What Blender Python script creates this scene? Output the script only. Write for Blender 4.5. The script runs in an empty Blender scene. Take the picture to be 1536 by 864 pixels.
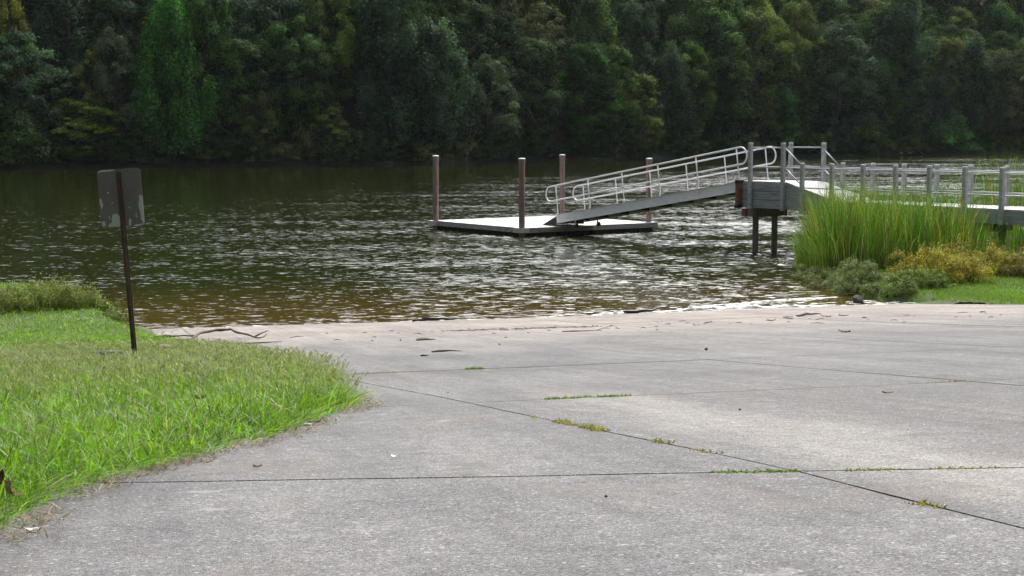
import bpy, bmesh, math, random
import numpy as np
from mathutils import Vector, Matrix

S = bpy.context.scene
COL = S.collection
R = math.radians
random.seed(7)
rng = np.random.default_rng(11)

# ------------------------------------------------------------------ camera
EYE = 3.8                                   # camera height above the river
PITCH = math.atan(232 / 2347)
cam = bpy.data.cameras.new('camera')
cam.sensor_width = 36.0
cam.lens = 2347 / 1536 * 36.0
cam.clip_start = 0.1
cam.clip_end = 3000
camo = bpy.data.objects.new('camera', cam)
COL.objects.link(camo)
camo.location = (0, 0, EYE)
camo.rotation_euler = (R(90) - PITCH, 0, 0)
S.camera = camo

# ------------------------------------------------------------------ sky, sun, exposure
SUN_AZ, SUN_EL = R(16), R(50)               # ahead of the camera, a little to the right, behind thin cloud
w = bpy.data.worlds.new('World')
S.world = w
w.use_nodes = True
nt = w.node_tree
nt.nodes.clear()
out = nt.nodes.new('ShaderNodeOutputWorld')
bg = nt.nodes.new('ShaderNodeBackground')
sky = nt.nodes.new('ShaderNodeTexSky')
sky.sky_type = 'NISHITA'
sky.sun_disc = False
sky.sun_elevation = SUN_EL
sky.sun_rotation = SUN_AZ
sky.air_density = 1.2
sky.dust_density = 4.0
sky.ozone_density = 1.0
hs = nt.nodes.new('ShaderNodeHueSaturation')
hs.inputs['Saturation'].default_value = 0.35
tc = nt.nodes.new('ShaderNodeTexCoord')
mp = nt.nodes.new('ShaderNodeMapping')
mp.inputs['Scale'].default_value = (1.0, 1.0, 2.6)
cl = nt.nodes.new('ShaderNodeTexNoise')
cl.inputs['Scale'].default_value = 2.6
cl.inputs['Detail'].default_value = 6
cr = nt.nodes.new('ShaderNodeMapRange')
cr.inputs['From Min'].default_value = 0.38
cr.inputs['From Max'].default_value = 0.66
cr.inputs['To Min'].default_value = 0.75
cr.inputs['To Max'].default_value = 1.5
mu = nt.nodes.new('ShaderNodeVectorMath')
mu.operation = 'SCALE'
L = nt.links.new
L(tc.outputs['Generated'], mp.inputs['Vector'])
L(mp.outputs['Vector'], cl.inputs['Vector'])
L(cl.outputs['Fac'], cr.inputs['Value'])
L(sky.outputs['Color'], hs.inputs['Color'])
L(hs.outputs['Color'], mu.inputs[0])
L(cr.outputs['Result'], mu.inputs['Scale'])
# thin cloud glows round the hidden sun
gd_ = nt.nodes.new('ShaderNodeVectorMath'); gd_.operation = 'DOT_PRODUCT'
L(tc.outputs['Generated'], gd_.inputs[0])
gd_.inputs[1].default_value = (math.sin(SUN_AZ) * math.cos(SUN_EL), math.cos(SUN_AZ) * math.cos(SUN_EL), math.sin(SUN_EL))
gp = nt.nodes.new('ShaderNodeMath'); gp.operation = 'MAXIMUM'; gp.inputs[1].default_value = 0
L(gd_.outputs['Value'], gp.inputs[0])
gq = nt.nodes.new('ShaderNodeMath'); gq.operation = 'POWER'; gq.inputs[1].default_value = 3.5
L(gp.outputs[0], gq.inputs[0])
gr = nt.nodes.new('ShaderNodeMath'); gr.operation = 'MULTIPLY_ADD'; gr.inputs[1].default_value = 4.8; gr.inputs[2].default_value = 1.0
L(gq.outputs[0], gr.inputs[0])
mv = nt.nodes.new('ShaderNodeVectorMath'); mv.operation = 'SCALE'
L(mu.outputs['Vector'], mv.inputs[0]); L(gr.outputs[0], mv.inputs['Scale'])
L(mv.outputs['Vector'], bg.inputs['Color'])
bg.inputs['Strength'].default_value = 0.11
L(bg.outputs['Background'], out.inputs['Surface'])

sun = bpy.data.lights.new('sun', 'SUN')
sun.energy = 0.9
sun.angle = R(22)
sun.color = (1.0, 0.95, 0.87)
suno = bpy.data.objects.new('sun', sun)
COL.objects.link(suno)
sd = Vector((math.sin(SUN_AZ) * math.cos(SUN_EL), math.cos(SUN_AZ) * math.cos(SUN_EL), math.sin(SUN_EL)))
suno.rotation_euler = sd.to_track_quat('Z', 'Y').to_euler()

S.view_settings.view_transform = 'Standard'
S.view_settings.look = 'None'
S.view_settings.exposure = -0.24
S.view_settings.gamma = 1.0
S.view_settings.use_curve_mapping = False
S.cycles.max_bounces = 6
S.cycles.transparent_max_bounces = 4
S.cycles.sample_clamp_indirect = 4.0
S.cycles.caustics_reflective = False
S.cycles.caustics_refractive = False
S.cycles.volume_bounces = 0

# ------------------------------------------------------------------ helpers
def tag(o, label=None, cat=None, group=None, kind=None):
    if label: o['label'] = label
    if cat: o['category'] = cat
    if group: o['group'] = group
    if kind: o['kind'] = kind
    return o

def empty(name, loc=(0, 0, 0), rz=0.0):
    o = bpy.data.objects.new(name, None)
    COL.objects.link(o)
    o.location = loc
    o.rotation_euler = (0, 0, rz)
    o.empty_display_size = 0.3
    return o

def link(name, me, mat, parent=None):
    o = bpy.data.objects.new(name, me)
    COL.objects.link(o)
    if mat is not None:
        if not me.materials: me.materials.append(mat)
        elif me.materials[0] != mat:
            o.material_slots[0].link = 'OBJECT'
            o.material_slots[0].material = mat
    if parent is not None: o.parent = parent
    return o

class MB:
    """collects shapes, then links them as ONE mesh object"""
    def __init__(s): s.v = []; s.f = []; s.sm = []
    def add(s, vs, fs, smooth=False):
        b = len(s.v)
        s.v += [tuple(p) for p in vs]
        s.f += [tuple(i + b for i in f) for f in fs]
        s.sm += [smooth] * len(fs)
        return s
    def box(s, a, b, bev=0.0):
        bm = bmesh.new()
        bmesh.ops.create_cube(bm, size=1)
        for v in bm.verts:
            v.co = Vector([(a[i] + b[i]) / 2 + v.co[i] * (b[i] - a[i]) for i in range(3)])
        if bev: bmesh.ops.bevel(bm, geom=bm.edges[:], offset=bev, segments=1, affect='EDGES')
        bm.verts.index_update()
        s.add([v.co[:] for v in bm.verts], [[v.index for v in f.verts] for f in bm.faces])
        bm.free()
        return s
    def prism(s, poly, axis, a, b):
        """extrude a 2-D outline between a and b along an axis (0,1,2)"""
        n = len(poly)
        def P(p, h):
            q = list(p); q.insert(axis, h); return q
        vs = [P(p, a) for p in poly] + [P(p, b) for p in poly]
        fs = [tuple(range(n))[::-1], tuple(range(n, 2 * n))]
        fs += [(i, (i + 1) % n, n + (i + 1) % n, n + i) for i in range(n)]
        return s.add(vs, fs)
    def tube(s, pts, r, n=8, cap=True):
        pts = [Vector(p) for p in pts]
        rr = r if isinstance(r, (list, tuple)) else [r] * len(pts)
        up = None; vs = []; fs = []
        for i, p in enumerate(pts):
            t = (pts[min(i + 1, len(pts) - 1)] - pts[max(i - 1, 0)]).normalized()
            if up is None:
                up = Vector((0, 0, 1)) if abs(t.z) < .9 else Vector((1, 0, 0))
            x = up.cross(t).normalized(); up = t.cross(x)
            for k in range(n):
                a = 2 * math.pi * k / n
                vs.append(p + (x * math.cos(a) + up * math.sin(a)) * rr[i])
        for i in range(len(pts) - 1):
            for k in range(n):
                fs.append((i * n + k, i * n + (k + 1) % n, (i + 1) * n + (k + 1) % n, (i + 1) * n + k))
        s.add(vs, fs, True)
        if cap:
            b = len(s.v) - len(vs)
            s.f += [tuple(b + k for k in range(n))[::-1], tuple(b + (len(pts) - 1) * n + k for k in range(n))]
            s.sm += [False, False]
        return s
    def lathe(s, prof, c=(0, 0, 0), n=20):
        vs = []; fs = []
        for (r, z) in prof:
            for k in range(n):
                a = 2 * math.pi * k / n
                vs.append((c[0] + r * math.cos(a), c[1] + r * math.sin(a), c[2] + z))
        for i in range(len(prof) - 1):
            for k in range(n):
                fs.append((i * n + k, i * n + (k + 1) % n, (i + 1) * n + (k + 1) % n, (i + 1) * n + k))
        fs.append(tuple(range(n))[::-1]); fs.append(tuple((len(prof) - 1) * n + k for k in range(n)))
        return s.add(vs, fs)
    def mesh(s, name):
        me = bpy.data.meshes.new(name)
        me.from_pydata(s.v, [], s.f)
        me.polygons.foreach_set('use_smooth', s.sm)
        me.update()
        return me
    def build(s, name, mat, parent=None): return link(name, s.mesh(name), mat, parent)

def np_mesh(name, V, loops, starts, totals, cols=None, smooth=False, normals=None):
    me = bpy.data.meshes.new(name)
    me.vertices.add(len(V)); me.vertices.foreach_set('co', np.asarray(V, np.float32).ravel())
    me.loops.add(len(loops)); me.loops.foreach_set('vertex_index', np.asarray(loops, np.int32))
    me.polygons.add(len(starts))
    me.polygons.foreach_set('loop_start', np.asarray(starts, np.int32))
    if smooth: me.polygons.foreach_set('use_smooth', np.ones(len(starts), bool))
    if cols is not None:
        a = me.color_attributes.new('tint', 'FLOAT_COLOR', 'POINT')
        c = np.ones((len(V), 4), np.float32); c[:, :3] = cols
        a.data.foreach_set('color', c.ravel())
    me.update(calc_edges=True)
    me.validate()
    return me

def grid_mesh(name, X, Y, Z, keep=None, smooth=True):
    ny, nx = X.shape
    V = np.stack([X, Y, Z], -1).reshape(-1, 3)
    i = np.arange(ny * nx).reshape(ny, nx)
    q = np.stack([i[:-1, :-1], i[:-1, 1:], i[1:, 1:], i[1:, :-1]], -1).reshape(-1, 4)
    if keep is not None: q = q[keep.reshape(-1)]
    return np_mesh(name, V, q.ravel(), np.arange(len(q)) * 4, None, smooth=smooth)

def blades(base, h, wd, az, lean, tint, seg=3, curl=1.6):
    """tapered, bending grass blades: one strip of quads and a tip each"""
    N = len(base)
    ts = np.linspace(0, 1, seg + 1)
    side = np.stack([-np.sin(az), np.cos(az), np.zeros(N)], -1)
    fwd = np.stack([np.cos(az), np.sin(az), np.zeros(N)], -1)
    rot = rng.uniform(-1.2, 1.2, N)[:, None]
    side = side * np.cos(rot) + fwd * np.sin(rot)
    rows = []; cols = []
    for t in ts:
        c = base + fwd * (lean * h * t ** curl)[:, None] + np.array([0, 0, 1.0]) * (h * (t - .35 * np.minimum(lean, 1.4) * t ** 2.2))[:, None]
        wv = side * (wd * .5 * (1 - t ** 1.5) * (.75 + .25 * t))[:, None]
        cc = tint
        if t < 1:
            rows += [c - wv, c + wv]; cols += [cc, cc]
        else:
            rows += [c]; cols += [cc]
    K = len(rows)
    V = np.stack(rows, 1).reshape(-1, 3); C = np.stack(cols, 1).reshape(-1, 3)
    b = (np.arange(N) * K)[:, None]
    q = np.concatenate([b + np.array([[2 * k, 2 * k + 1, 2 * k + 3, 2 * k + 2]]) for k in range(seg - 1)], 1)
    tri = b + np.array([[2 * seg - 2, 2 * seg - 1, 2 * seg]])
    loops = np.concatenate([q, tri], 1).ravel()
    nl = 4 * (seg - 1) + 3
    st = (np.arange(N) * nl)[:, None] + np.array([[4 * k for k in range(seg)]])
    return V, loops, st.ravel(), C

def leaves(c, nrm, size, tint, ar=.55):
    """one folded diamond leaf per point"""
    N = len(c)
    nrm = nrm / np.linalg.norm(nrm, axis=1, keepdims=True)
    r = rng.normal(size=(N, 3))
    a = np.cross(nrm, r); a /= np.linalg.norm(a, axis=1, keepdims=True)
    b = np.cross(nrm, a)
    s = size[:, None]
    V = np.stack([c - a * s * .5, c + b * s * ar * .5 + nrm * s * .08, c + a * s * .5 - nrm * s * .1, c - b * s * ar * .5 + nrm * s * .08], 1).reshape(-1, 3)
    return V, np.arange(4 * N), np.arange(N) * 4, np.repeat(tint, 4, 0)

def merge(parts):
    Vs, Ls, Ss, Cs = [], [], [], []; vo = lo = 0
    for V, l, s, c in parts:
        Vs.append(V); Ls.append(l + vo); Ss.append(s + lo); Cs.append(c); vo += len(V); lo += len(l)
    return np.concatenate(Vs), np.concatenate(Ls), np.concatenate(Ss), np.concatenate(Cs)

def jitter_tint(N, base, dv=.25, dh=.1):
    base = np.asarray(base, float)
    c = base[None, :] * np.exp(rng.normal(0, dv, (N, 1))) * np.exp(rng.normal(0, dh, (N, 3)))
    return np.clip(c, 0, 1)

# ------------------------------------------------------------------ materials
def M(name):
    m = bpy.data.materials.new(name); m.use_nodes = True
    n = m.node_tree; b = n.nodes['Principled BSDF']
    return m, n, b

def node(n, t, **kw):
    x = n.nodes.new('ShaderNode' + t)
    for k, v in kw.items():
        if k in x.inputs: x.inputs[k].default_value = v
        else: setattr(x, k, v)
    return x

def ramp_node(n, fac, stops):
    r = n.nodes.new('ShaderNodeValToRGB')
    e = r.color_ramp.elements
    while len(e) < len(stops): e.new(.5)
    for x, (p, c) in zip(e, stops): x.position = p; x.color = (*c, 1) if len(c) == 3 else c
    n.links.new(fac, r.inputs['Fac'])
    return r.outputs['Color']

def mix(n, fac, a, b, mode='MIX'):
    x = n.nodes.new('ShaderNodeMix'); x.data_type = 'RGBA'; x.blend_type = mode
    for s, v in ((0, fac), (6, a), (7, b)):
        if hasattr(v, 'default_value') or hasattr(v, 'is_linked'): n.links.new(v, x.inputs[s])
        else: x.inputs[s].default_value = v if s == 0 else (*v, 1)
    return x.outputs[2]

def math_(n, op, a, b=0.0, c=None, clamp=False):
    x = n.nodes.new('ShaderNodeMath'); x.operation = op; x.use_clamp = clamp
    for i, v in enumerate((a, b, c)):
        if v is None: continue
        if hasattr(v, 'is_linked'): n.links.new(v, x.inputs[i])
        else: x.inputs[i].default_value = v
    return x.outputs[0]

def maprange(n, v, a, b, c=0.0, d=1.0, smooth=False):
    x = n.nodes.new('ShaderNodeMapRange')
    if smooth: x.interpolation_type = 'SMOOTHSTEP'
    n.links.new(v, x.inputs['Value'])
    for k, y in zip(('From Min', 'From Max', 'To Min', 'To Max'), (a, b, c, d)): x.inputs[k].default_value = y
    return x.outputs['Result']

def noise(n, vec, scale, detail=4, rough=.55, out='Fac'):
    x = node(n, 'TexNoise', Scale=scale, Detail=detail, Roughness=rough)
    if vec is not None: n.links.new(vec, x.inputs['Vector'])
    return x.outputs[out]

def coords(n, scale=(1, 1, 1), rz=0.0, kind='Object'):
    t = n.nodes.new('ShaderNodeTexCoord'); m = n.nodes.new('ShaderNodeMapping')
    m.inputs['Scale'].default_value = scale; m.inputs['Rotation'].default_value = (0, 0, rz)
    n.links.new(t.outputs[kind], m.inputs['Vector'])
    return m.outputs['Vector']

def bump(n, b, h, dist, strength=1.0):
    x = node(n, 'Bump', Strength=strength, Distance=dist)
    n.links.new(h, x.inputs['Height']); n.links.new(x.outputs['Normal'], b.inputs['Normal'])

def simple(name, col, rough=.6, metal=0.0, var=.25, scale=8.0, stretch=(1, 1, 1), bmp=0.0, spec=.5, dark=None):
    m, n, b = M(name)
    v = coords(n, stretch)
    f = noise(n, v, scale, 6, .65)
    lo = tuple(c * (1 - var) for c in col) if dark is None else dark
    hi = tuple(min(1, c * (1 + var)) for c in col)
    c = ramp_node(n, f, [(.3, lo), (.5, col), (.72, hi)])
    n.links.new(c, b.inputs['Base Color'])
    b.inputs['Roughness'].default_value = rough; b.inputs['Metallic'].default_value = metal
    b.inputs['Specular IOR Level'].default_value = spec
    if bmp: bump(n, b, f, bmp)
    return m

def leafmat(name, tintmul=(1, 1, 1), trans=.35, objvar=.0, rough=.55, spec=.25):
    """foliage: base colour per leaf from the mesh, part of the light passes through"""
    m, n, b = M(name)
    a = node(n, 'VertexColor', layer_name='tint')
    c = mix(n, 1.0, a.outputs['Color'], tintmul, 'MULTIPLY')
    if objvar:
        oi = n.nodes.new('ShaderNodeObjectInfo')
        h = node(n, 'HueSaturation')
        n.links.new(c, h.inputs['Color'])
        n.links.new(maprange(n, oi.outputs['Random'], 0, 1, .5 - .03 * objvar, .5 + .03 * objvar), h.inputs['Hue'])
        n.links.new(maprange(n, math_(n, 'FRACT', math_(n, 'MULTIPLY', oi.outputs['Random'], 7.31)), 0, 1, 1 - .35 * objvar, 1 + .35 * objvar), h.inputs['Value'])
        n.links.new(maprange(n, math_(n, 'FRACT', math_(n, 'MULTIPLY', oi.outputs['Random'], 3.77)), 0, 1, 1 - .3 * objvar, 1.0), h.inputs['Saturation'])
        c = h.outputs['Color']
    n.links.new(c, b.inputs['Base Color'])
    b.inputs['Roughness'].default_value = rough
    b.inputs['Specular IOR Level'].default_value = spec
    t = n.nodes.new('ShaderNodeBsdfTranslucent')
    tcx = mix(n, 1.0, c, (1.15, 1.25, .55), 'MULTIPLY')
    n.links.new(tcx, t.inputs['Color'])
    ms = n.nodes.new('ShaderNodeMixShader'); ms.inputs[0].default_value = trans
    n.links.new(b.outputs[0], ms.inputs[1]); n.links.new(t.outputs[0], ms.inputs[2])
    n.links.new(ms.outputs[0], n.nodes['Material Output'].inputs['Surface'])
    return m

# ------------------------------------------------------------------ the lie of the land
PHI, W0 = 0.2444, 31.095                     # ramp axis and distance to the waterline
NX, NY = -math.sin(PHI), math.cos(PHI)
def foot(m): k = np.clip((np.asarray(m, float) - 7) / 9, 0, 1); return W0 + .6 * k * k * (3 - 2 * k)     # the waterline bends away at right
def tm_of(x, y): m = NY * x - NX * y; return foot(m) - (NX * x + NY * y), m
def xy_of(t, m): q = foot(m) - t; return NX * q + NY * m, NY * q - NX * m
def zr(t):
    t = np.asarray(t, float); tt = np.minimum(t, 28.5)
    return np.where(tt > 0, .0900549 * tt + .000395 * tt * tt, .0900549 * tt)

SHORE = np.array([(-220, 120), (-120, 150), (-56, 171), (-48, 182), (-29, 187), (-10.8, 198), (-.9, 213), (12.5, 223), (41.5, 255), (73.8, 274), (91, 280), (150, 300), (300, 330)], float)
def shore_y(x): return np.interp(x, SHORE[:, 0], SHORE[:, 1]) + .8 * np.sin(np.asarray(x) * .31) + .5 * np.sin(np.asarray(x) * .83 + 1)
def hill_z(x, y):
    d = y - shore_y(x)
    z = np.where(d < 0, .25 * d, np.where(d < 2, .55 * d, 1.1 + .62 * (d - 2)))
    z = np.minimum(z, 30 + .05 * d) + np.where(d > 2, .7 * np.sin(x * .13) * np.cos(y * .11) + .3 * np.sin(x * .4 + y * .3), 0)
    return np.maximum(z, -2.2)

def seg_sdf(px, py, poly):
    """signed distance (inside positive) from points to a polygon"""
    poly = np.asarray(poly, float); n = len(poly)
    d2 = np.full(px.shape, 1e9); ins = np.zeros(px.shape, bool)
    for i in range(n):
        ax, ay = poly[i]; bx, by = poly[(i + 1) % n]
        ex, ey = bx - ax, by - ay
        k = np.clip(((px - ax) * ex + (py - ay) * ey) / (ex * ex + ey * ey + 1e-12), 0, 1)
        d2 = np.minimum(d2, (px - ax - k * ex) ** 2 + (py - ay - k * ey) ** 2)
        c = (ay > py) != (by > py)
        ins ^= c & (px < ex * (py - ay) / (ey if abs(ey) > 1e-12 else 1e-12) + ax)
    d = np.sqrt(d2)
    return np.where(ins, d, -d)

LAWN_L = [(-1.32, 2.2), (-1.38, 3.4), (-1.41, 4.22), (-1.47, 4.77), (-1.49, 5.46), (-1.39, 6.02), (-1.30, 6.43), (-1.17, 6.99), (-1.05, 7.66), (-.98, 8.77), (-.87, 9.49),
          (-1.08, 10.75), (-1.46, 13.4), (-2.33, 16.51), (-3.19, 19.36), (-4.62, 22.98), (-5.72, 25.69), (-7.0, 29.3), (-8.0, 31.6), (-8.9, 33.8), (-9.7, 35.6), (-12, 36.6), (-19, 37.5), (-19, 2.2)]
LAWN_R = [(8.62, 34.9), (8.81, 35.3), (9.66, 33.52), (10.54, 32.02), (12.2, 29.5), (26, 29.5), (27, 52), (20, 54), (13, 52.2), (9.4, 49.3), (8.55, 46.5), (8.0, 42.1), (7.85, 38.6), (8.15, 36.2)]

def sstep(x): x = np.clip(x, 0, 1); return x * x * (3 - 2 * x)
def lawn_z(x, y, d):
    t, _ = tm_of(x, y)
    z0 = zr(t)
    bank = .10 + .20 * sstep((-t + 1) / 6)                       # the banks stand above the water past the ramp's foot
    z = np.logaddexp(z0 * 9, bank * 9) / 9
    z = np.where(t > 4, z0, np.where(t > 2, z0 + (z - z0) * (4 - t) / 2, z))
    edge = np.where(d > 0, .035 * sstep(d / .5) - .005, .35 * d)
    wet = sstep((.9 - t) / 1.1)
    edge = np.where(d < .35, edge * (1 - wet) + .55 * (d - .35) * wet, edge)
    return z + edge + .018 * np.sin(x * 1.9) * np.sin(y * 1.3) * sstep(d / 1.5)

# ground: one sheet from behind the camera to the far hills
ys = np.concatenate([np.linspace(-60, 0, 9)[:-1], np.linspace(0, 60, 61)[:-1], np.linspace(60, 140, 17)[:-1], np.linspace(140, 360, 75)[:-1], np.linspace(360, 900, 12)])
xs = np.concatenate([np.linspace(-700, -120, 12)[:-1], np.linspace(-120, -30, 31)[:-1], np.linspace(-30, 30, 61)[:-1], np.linspace(30, 190, 55)[:-1], np.linspace(190, 800, 12)])
GX, GY = np.meshgrid(xs, ys)
gt, gm = tm_of(GX, GY)
GZ = np.where(GY > 100, hill_z(GX, GY), np.maximum(zr(gt) - .16, -2.2))
m, n, b = M('leaf litter soil')
v = coords(n)
c = ramp_node(n, noise(n, v, 1.3, 8, .7), [(.3, (.012, .011, .007)), (.5, (.028, .024, .014)), (.7, (.055, .046, .030))])
n.links.new(c, b.inputs['Base Color']); b.inputs['Roughness'].default_value = .95
MAT_SOIL = m
tag(link('ground', grid_mesh('ground', GX, GY, GZ), m), kind='structure')

# ------------------------------------------------------------------ river
m, n, b = M('river water')
t_ = n.nodes.new('ShaderNodeTexCoord'); P = t_.outputs['Object']
def scaled(sx, sy, rz=0.0):
    mm = n.nodes.new('ShaderNodeMapping'); mm.inputs['Scale'].default_value = (sx, sy, 1); mm.inputs['Rotation'].default_value = (0, 0, rz)
    n.links.new(P, mm.inputs['Vector']); return mm.outputs['Vector']
sep = n.nodes.new('ShaderNodeSeparateXYZ'); n.links.new(P, sep.inputs[0])
off = math_(n, 'SUBTRACT', math_(n, 'ADD', math_(n, 'MULTIPLY', sep.outputs[0], NX), math_(n, 'MULTIPLY', sep.outputs[1], NY)), W0)   # metres out from the ramp's waterline
n1 = noise(n, scaled(2.0, 3.6, R(-8)), 1.0, 3, .55, 'Color')
n2 = noise(n, scaled(6.0, 11.0, R(10)), 1.0, 2, .55, 'Color')
n3 = noise(n, scaled(.16, .34, R(6)), 1.0, 2, .5)
gust = noise(n, scaled(.035, .06, R(25)), 1.0, 3, .55)
vm = n.nodes.new('ShaderNodeVectorMath'); vm.operation = 'ADD'
s1 = n.nodes.new('ShaderNodeVectorMath'); s1.operation = 'SUBTRACT'; s1.inputs[1].default_value = (.5, .52, .5); n.links.new(n1, s1.inputs[0])
s2 = n.nodes.new('ShaderNodeVectorMath'); s2.operation = 'SUBTRACT'; s2.inputs[1].default_value = (.5, .5, .5); n.links.new(n2, s2.inputs[0])
k2 = n.nodes.new('ShaderNodeVectorMath'); k2.operation = 'SCALE'; k2.inputs['Scale'].default_value = .85; n.links.new(s2.outputs[0], k2.inputs[0])
n.links.new(s1.outputs[0], vm.inputs[0]); n.links.new(k2.outputs[0], vm.inputs[1])
# wind: sheltered and smooth under the far bank at left, ruffled in mid river and to the right
calm = maprange(n, math_(n, 'SUBTRACT', sep.outputs[1], math_(n, 'MULTIPLY', sep.outputs[0], 2.2)), 95, 200, 1.0, .50, True)
amp = math_(n, 'MULTIPLY', maprange(n, gust, .3, .7, .55, 1.25), calm)
amp = math_(n, 'MULTIPLY', amp, maprange(n, n3, .3, .7, .6, 1.35))
amp = math_(n, 'MULTIPLY', amp, maprange(n, sep.outputs[0], -16, 12, .88, 1.30))
amp = math_(n, 'ADD', amp, maprange(n, off, 2.0, 0.0, 0.0, .55, True))
AMPV = n.nodes.new('ShaderNodeValue'); AMPV.outputs[0].default_value = .86
amp = math_(n, 'MULTIPLY', amp, AMPV.outputs[0])
sc = n.nodes.new('ShaderNodeVectorMath'); sc.operation = 'SCALE'; n.links.new(vm.outputs[0], sc.inputs[0]); n.links.new(amp, sc.inputs['Scale'])
sp = n.nodes.new('ShaderNodeSeparateXYZ'); n.links.new(sc.outputs[0], sp.inputs[0])
peak = math_(n, 'MULTIPLY', math_(n, 'MULTIPLY', sp.outputs[1], math_(n, 'ABSOLUTE', sp.outputs[1])), 8.5)   # short steep wavelet faces between flatter water
cb = n.nodes.new('ShaderNodeCombineXYZ')
n.links.new(math_(n, 'MULTIPLY', sp.outputs[0], .7), cb.inputs[0])
# the steep faces of short-crested wavelets: few in the lee, many where the wind reaches the water
nz = noise(n, scaled(2.0, 4.0, R(-5)), 1.0, 6, .66)
thr = math_(n, 'SUBTRACT', .695, math_(n, 'MULTIPLY', amp, .135))
face = math_(n, 'MULTIPLY', maprange(n, math_(n, 'SUBTRACT', nz, thr), 0.0, .03, 0, 1, True), .15)
tilt = math_(n, 'SUBTRACT', math_(n, 'MULTIPLY', math_(n, 'MINIMUM', peak, .03), .22), face)
n.links.new(math_(n, 'MAXIMUM', tilt, -.5), cb.inputs[1])
cb.inputs[2].default_value = 1.0
nm = n.nodes.new('ShaderNodeVectorMath'); nm.operation = 'NORMALIZE'; n.links.new(cb.outputs[0], nm.inputs[0])
n.links.new(nm.outputs[0], b.inputs['Normal'])
shal = maprange(n, math_(n, 'ADD', off, math_(n, 'MULTIPLY', math_(n, 'SUBTRACT', n3, .5), 3.0)), 0.0, 11.0, 1.0, 0.0, True)
c = mix(n, shal, (.020, .025, .004), (.070, .046, .008))
n.links.new(c, b.inputs['Base Color'])
b.inputs['Roughness'].default_value = .02; b.inputs['IOR'].default_value = 1.33
MAT_WATER = m
wx, wy = np.meshgrid(np.linspace(-600, 700, 14), np.concatenate([np.linspace(24, 80, 5), np.linspace(110, 420, 6)]))
tag(link('water', grid_mesh('water', wx, wy, wx * 0, smooth=False), m), kind='structure')

# ------------------------------------------------------------------ boat ramp: concrete slabs with open joints
m, n, b = M('exposed aggregate concrete')
v = coords(n)
uv = n.nodes.new('ShaderNodeUVMap'); uv.uv_map = 'ramp'
us = n.nodes.new('ShaderNodeSeparateXYZ'); n.links.new(uv.outputs[0], us.inputs[0])
um, ut = us.outputs[0], us.outputs[1]
um2 = n.nodes.new('ShaderNodeMapping'); um2.inputs['Scale'].default_value = (1.6, .22, 1); n.links.new(uv.outputs[0], um2.inputs['Vector'])
base = mix(n, maprange(n, ut, 16, 3, 0, 1, True), (.174, .178, .186), (.300, .281, .262))
big = noise(n, v, .55, 6, .6)
c = mix(n, 1.0, base, ramp_node(n, big, [(.25, (.72, .72, .73)), (.5, (1, 1, 1)), (.72, (1.22, 1.21, 1.18))]), 'MULTIPLY')
streak = noise(n, um2.outputs[0], 1.0, 5, .6)
c = mix(n, 1.0, c, ramp_node(n, streak, [(.3, (.80, .80, .81)), (.5, (1, 1, 1)), (.7, (1.17, 1.16, 1.14))]), 'MULTIPLY')
# paler band scrubbed clean by trailer wheels
wob = math_(n, 'MULTIPLY', math_(n, 'SUBTRACT', noise(n, v, .8, 3), .5), .7)
band = math_(n, 'ABSOLUTE', math_(n, 'SUBTRACT', math_(n, 'ADD', um, wob), 2.86))
bf = math_(n, 'MULTIPLY', maprange(n, band, .55, .1, 0, 1, True), maprange(n, ut, 19.5, 23.0, 0, .8, True))
c = mix(n, bf, c, (.305, .300, .288))
dk = math_(n, 'MULTIPLY', maprange(n, math_(n, 'ABSOLUTE', math_(n, 'SUBTRACT', math_(n, 'ADD', um, wob), 4.1)), 1.0, .2, 0, .5, True), maprange(n, ut, 19.0, 22.5, 0, 1, True))
c = mix(n, dk, c, (.155, .153, .15))
# stones in the worn surface
vo = node(n, 'TexVoronoi', Scale=200.0); n.links.new(v, vo.inputs['Vector'])
hsv = n.nodes.new('ShaderNodeSeparateColor'); n.links.new(vo.outputs['Color'], hsv.inputs[0])
st = ramp_node(n, hsv.outputs[0], [(0, (.35, .34, .33)), (.22, (.72, .71, .70)), (.55, (1.0, 1.0, 1.0)), (.78, (1.12, 1.08, 1.02)), (.93, (1.9, 1.88, 1.84)), (1, (1.5, 1.0, .7))])
c = mix(n, 1.0, c, st, 'MULTIPLY')
vo2 = node(n, 'TexVoronoi', Scale=52.0); n.links.new(v, vo2.inputs['Vector'])
h2 = n.nodes.new('ShaderNodeSeparateColor'); n.links.new(vo2.outputs['Color'], h2.inputs[0])
chip = math_(n, 'MULTIPLY', math_(n, 'GREATER_THAN', h2.outputs[1], .9), math_(n, 'LESS_THAN', vo2.outputs['Distance'], .32))
c = mix(n, math_(n, 'MULTIPLY', chip, .7), c, (.50, .48, .46))
blot = noise(n, v, 2.2, 7, .7)
mott = noise(n, v, 9.0, 5, .7)
c = mix(n, 1.0, c, ramp_node(n, mott, [(.3, (.80, .79, .79)), (.5, (1, 1, 1)), (.7, (1.17, 1.17, 1.16))]), 'MULTIPLY')
trk = n.nodes.new('ShaderNodeMapping'); trk.inputs['Scale'].default_value = (7.0, .35, 1); n.links.new(uv.outputs[0], trk.inputs['Vector'])
c = mix(n, 1.0, c, ramp_node(n, noise(n, trk.outputs[0], 1.0, 4, .6), [(.32, (.88, .88, .885)), (.5, (1, 1, 1)), (.68, (1.09, 1.085, 1.07))]), 'MULTIPLY')
c = mix(n, maprange(n, noise(n, v, .9, 6, .68), .55, .70, 0, .35, True), c, (.23, .195, .16))
c = mix(n, maprange(n, blot, .58, .74, 0, .6, True), c, (.135, .13, .122))
c = mix(n, maprange(n, noise(n, v, 4.5, 6, .7), .61, .72, 0, .5, True), c, (.38, .37, .355))
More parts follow.
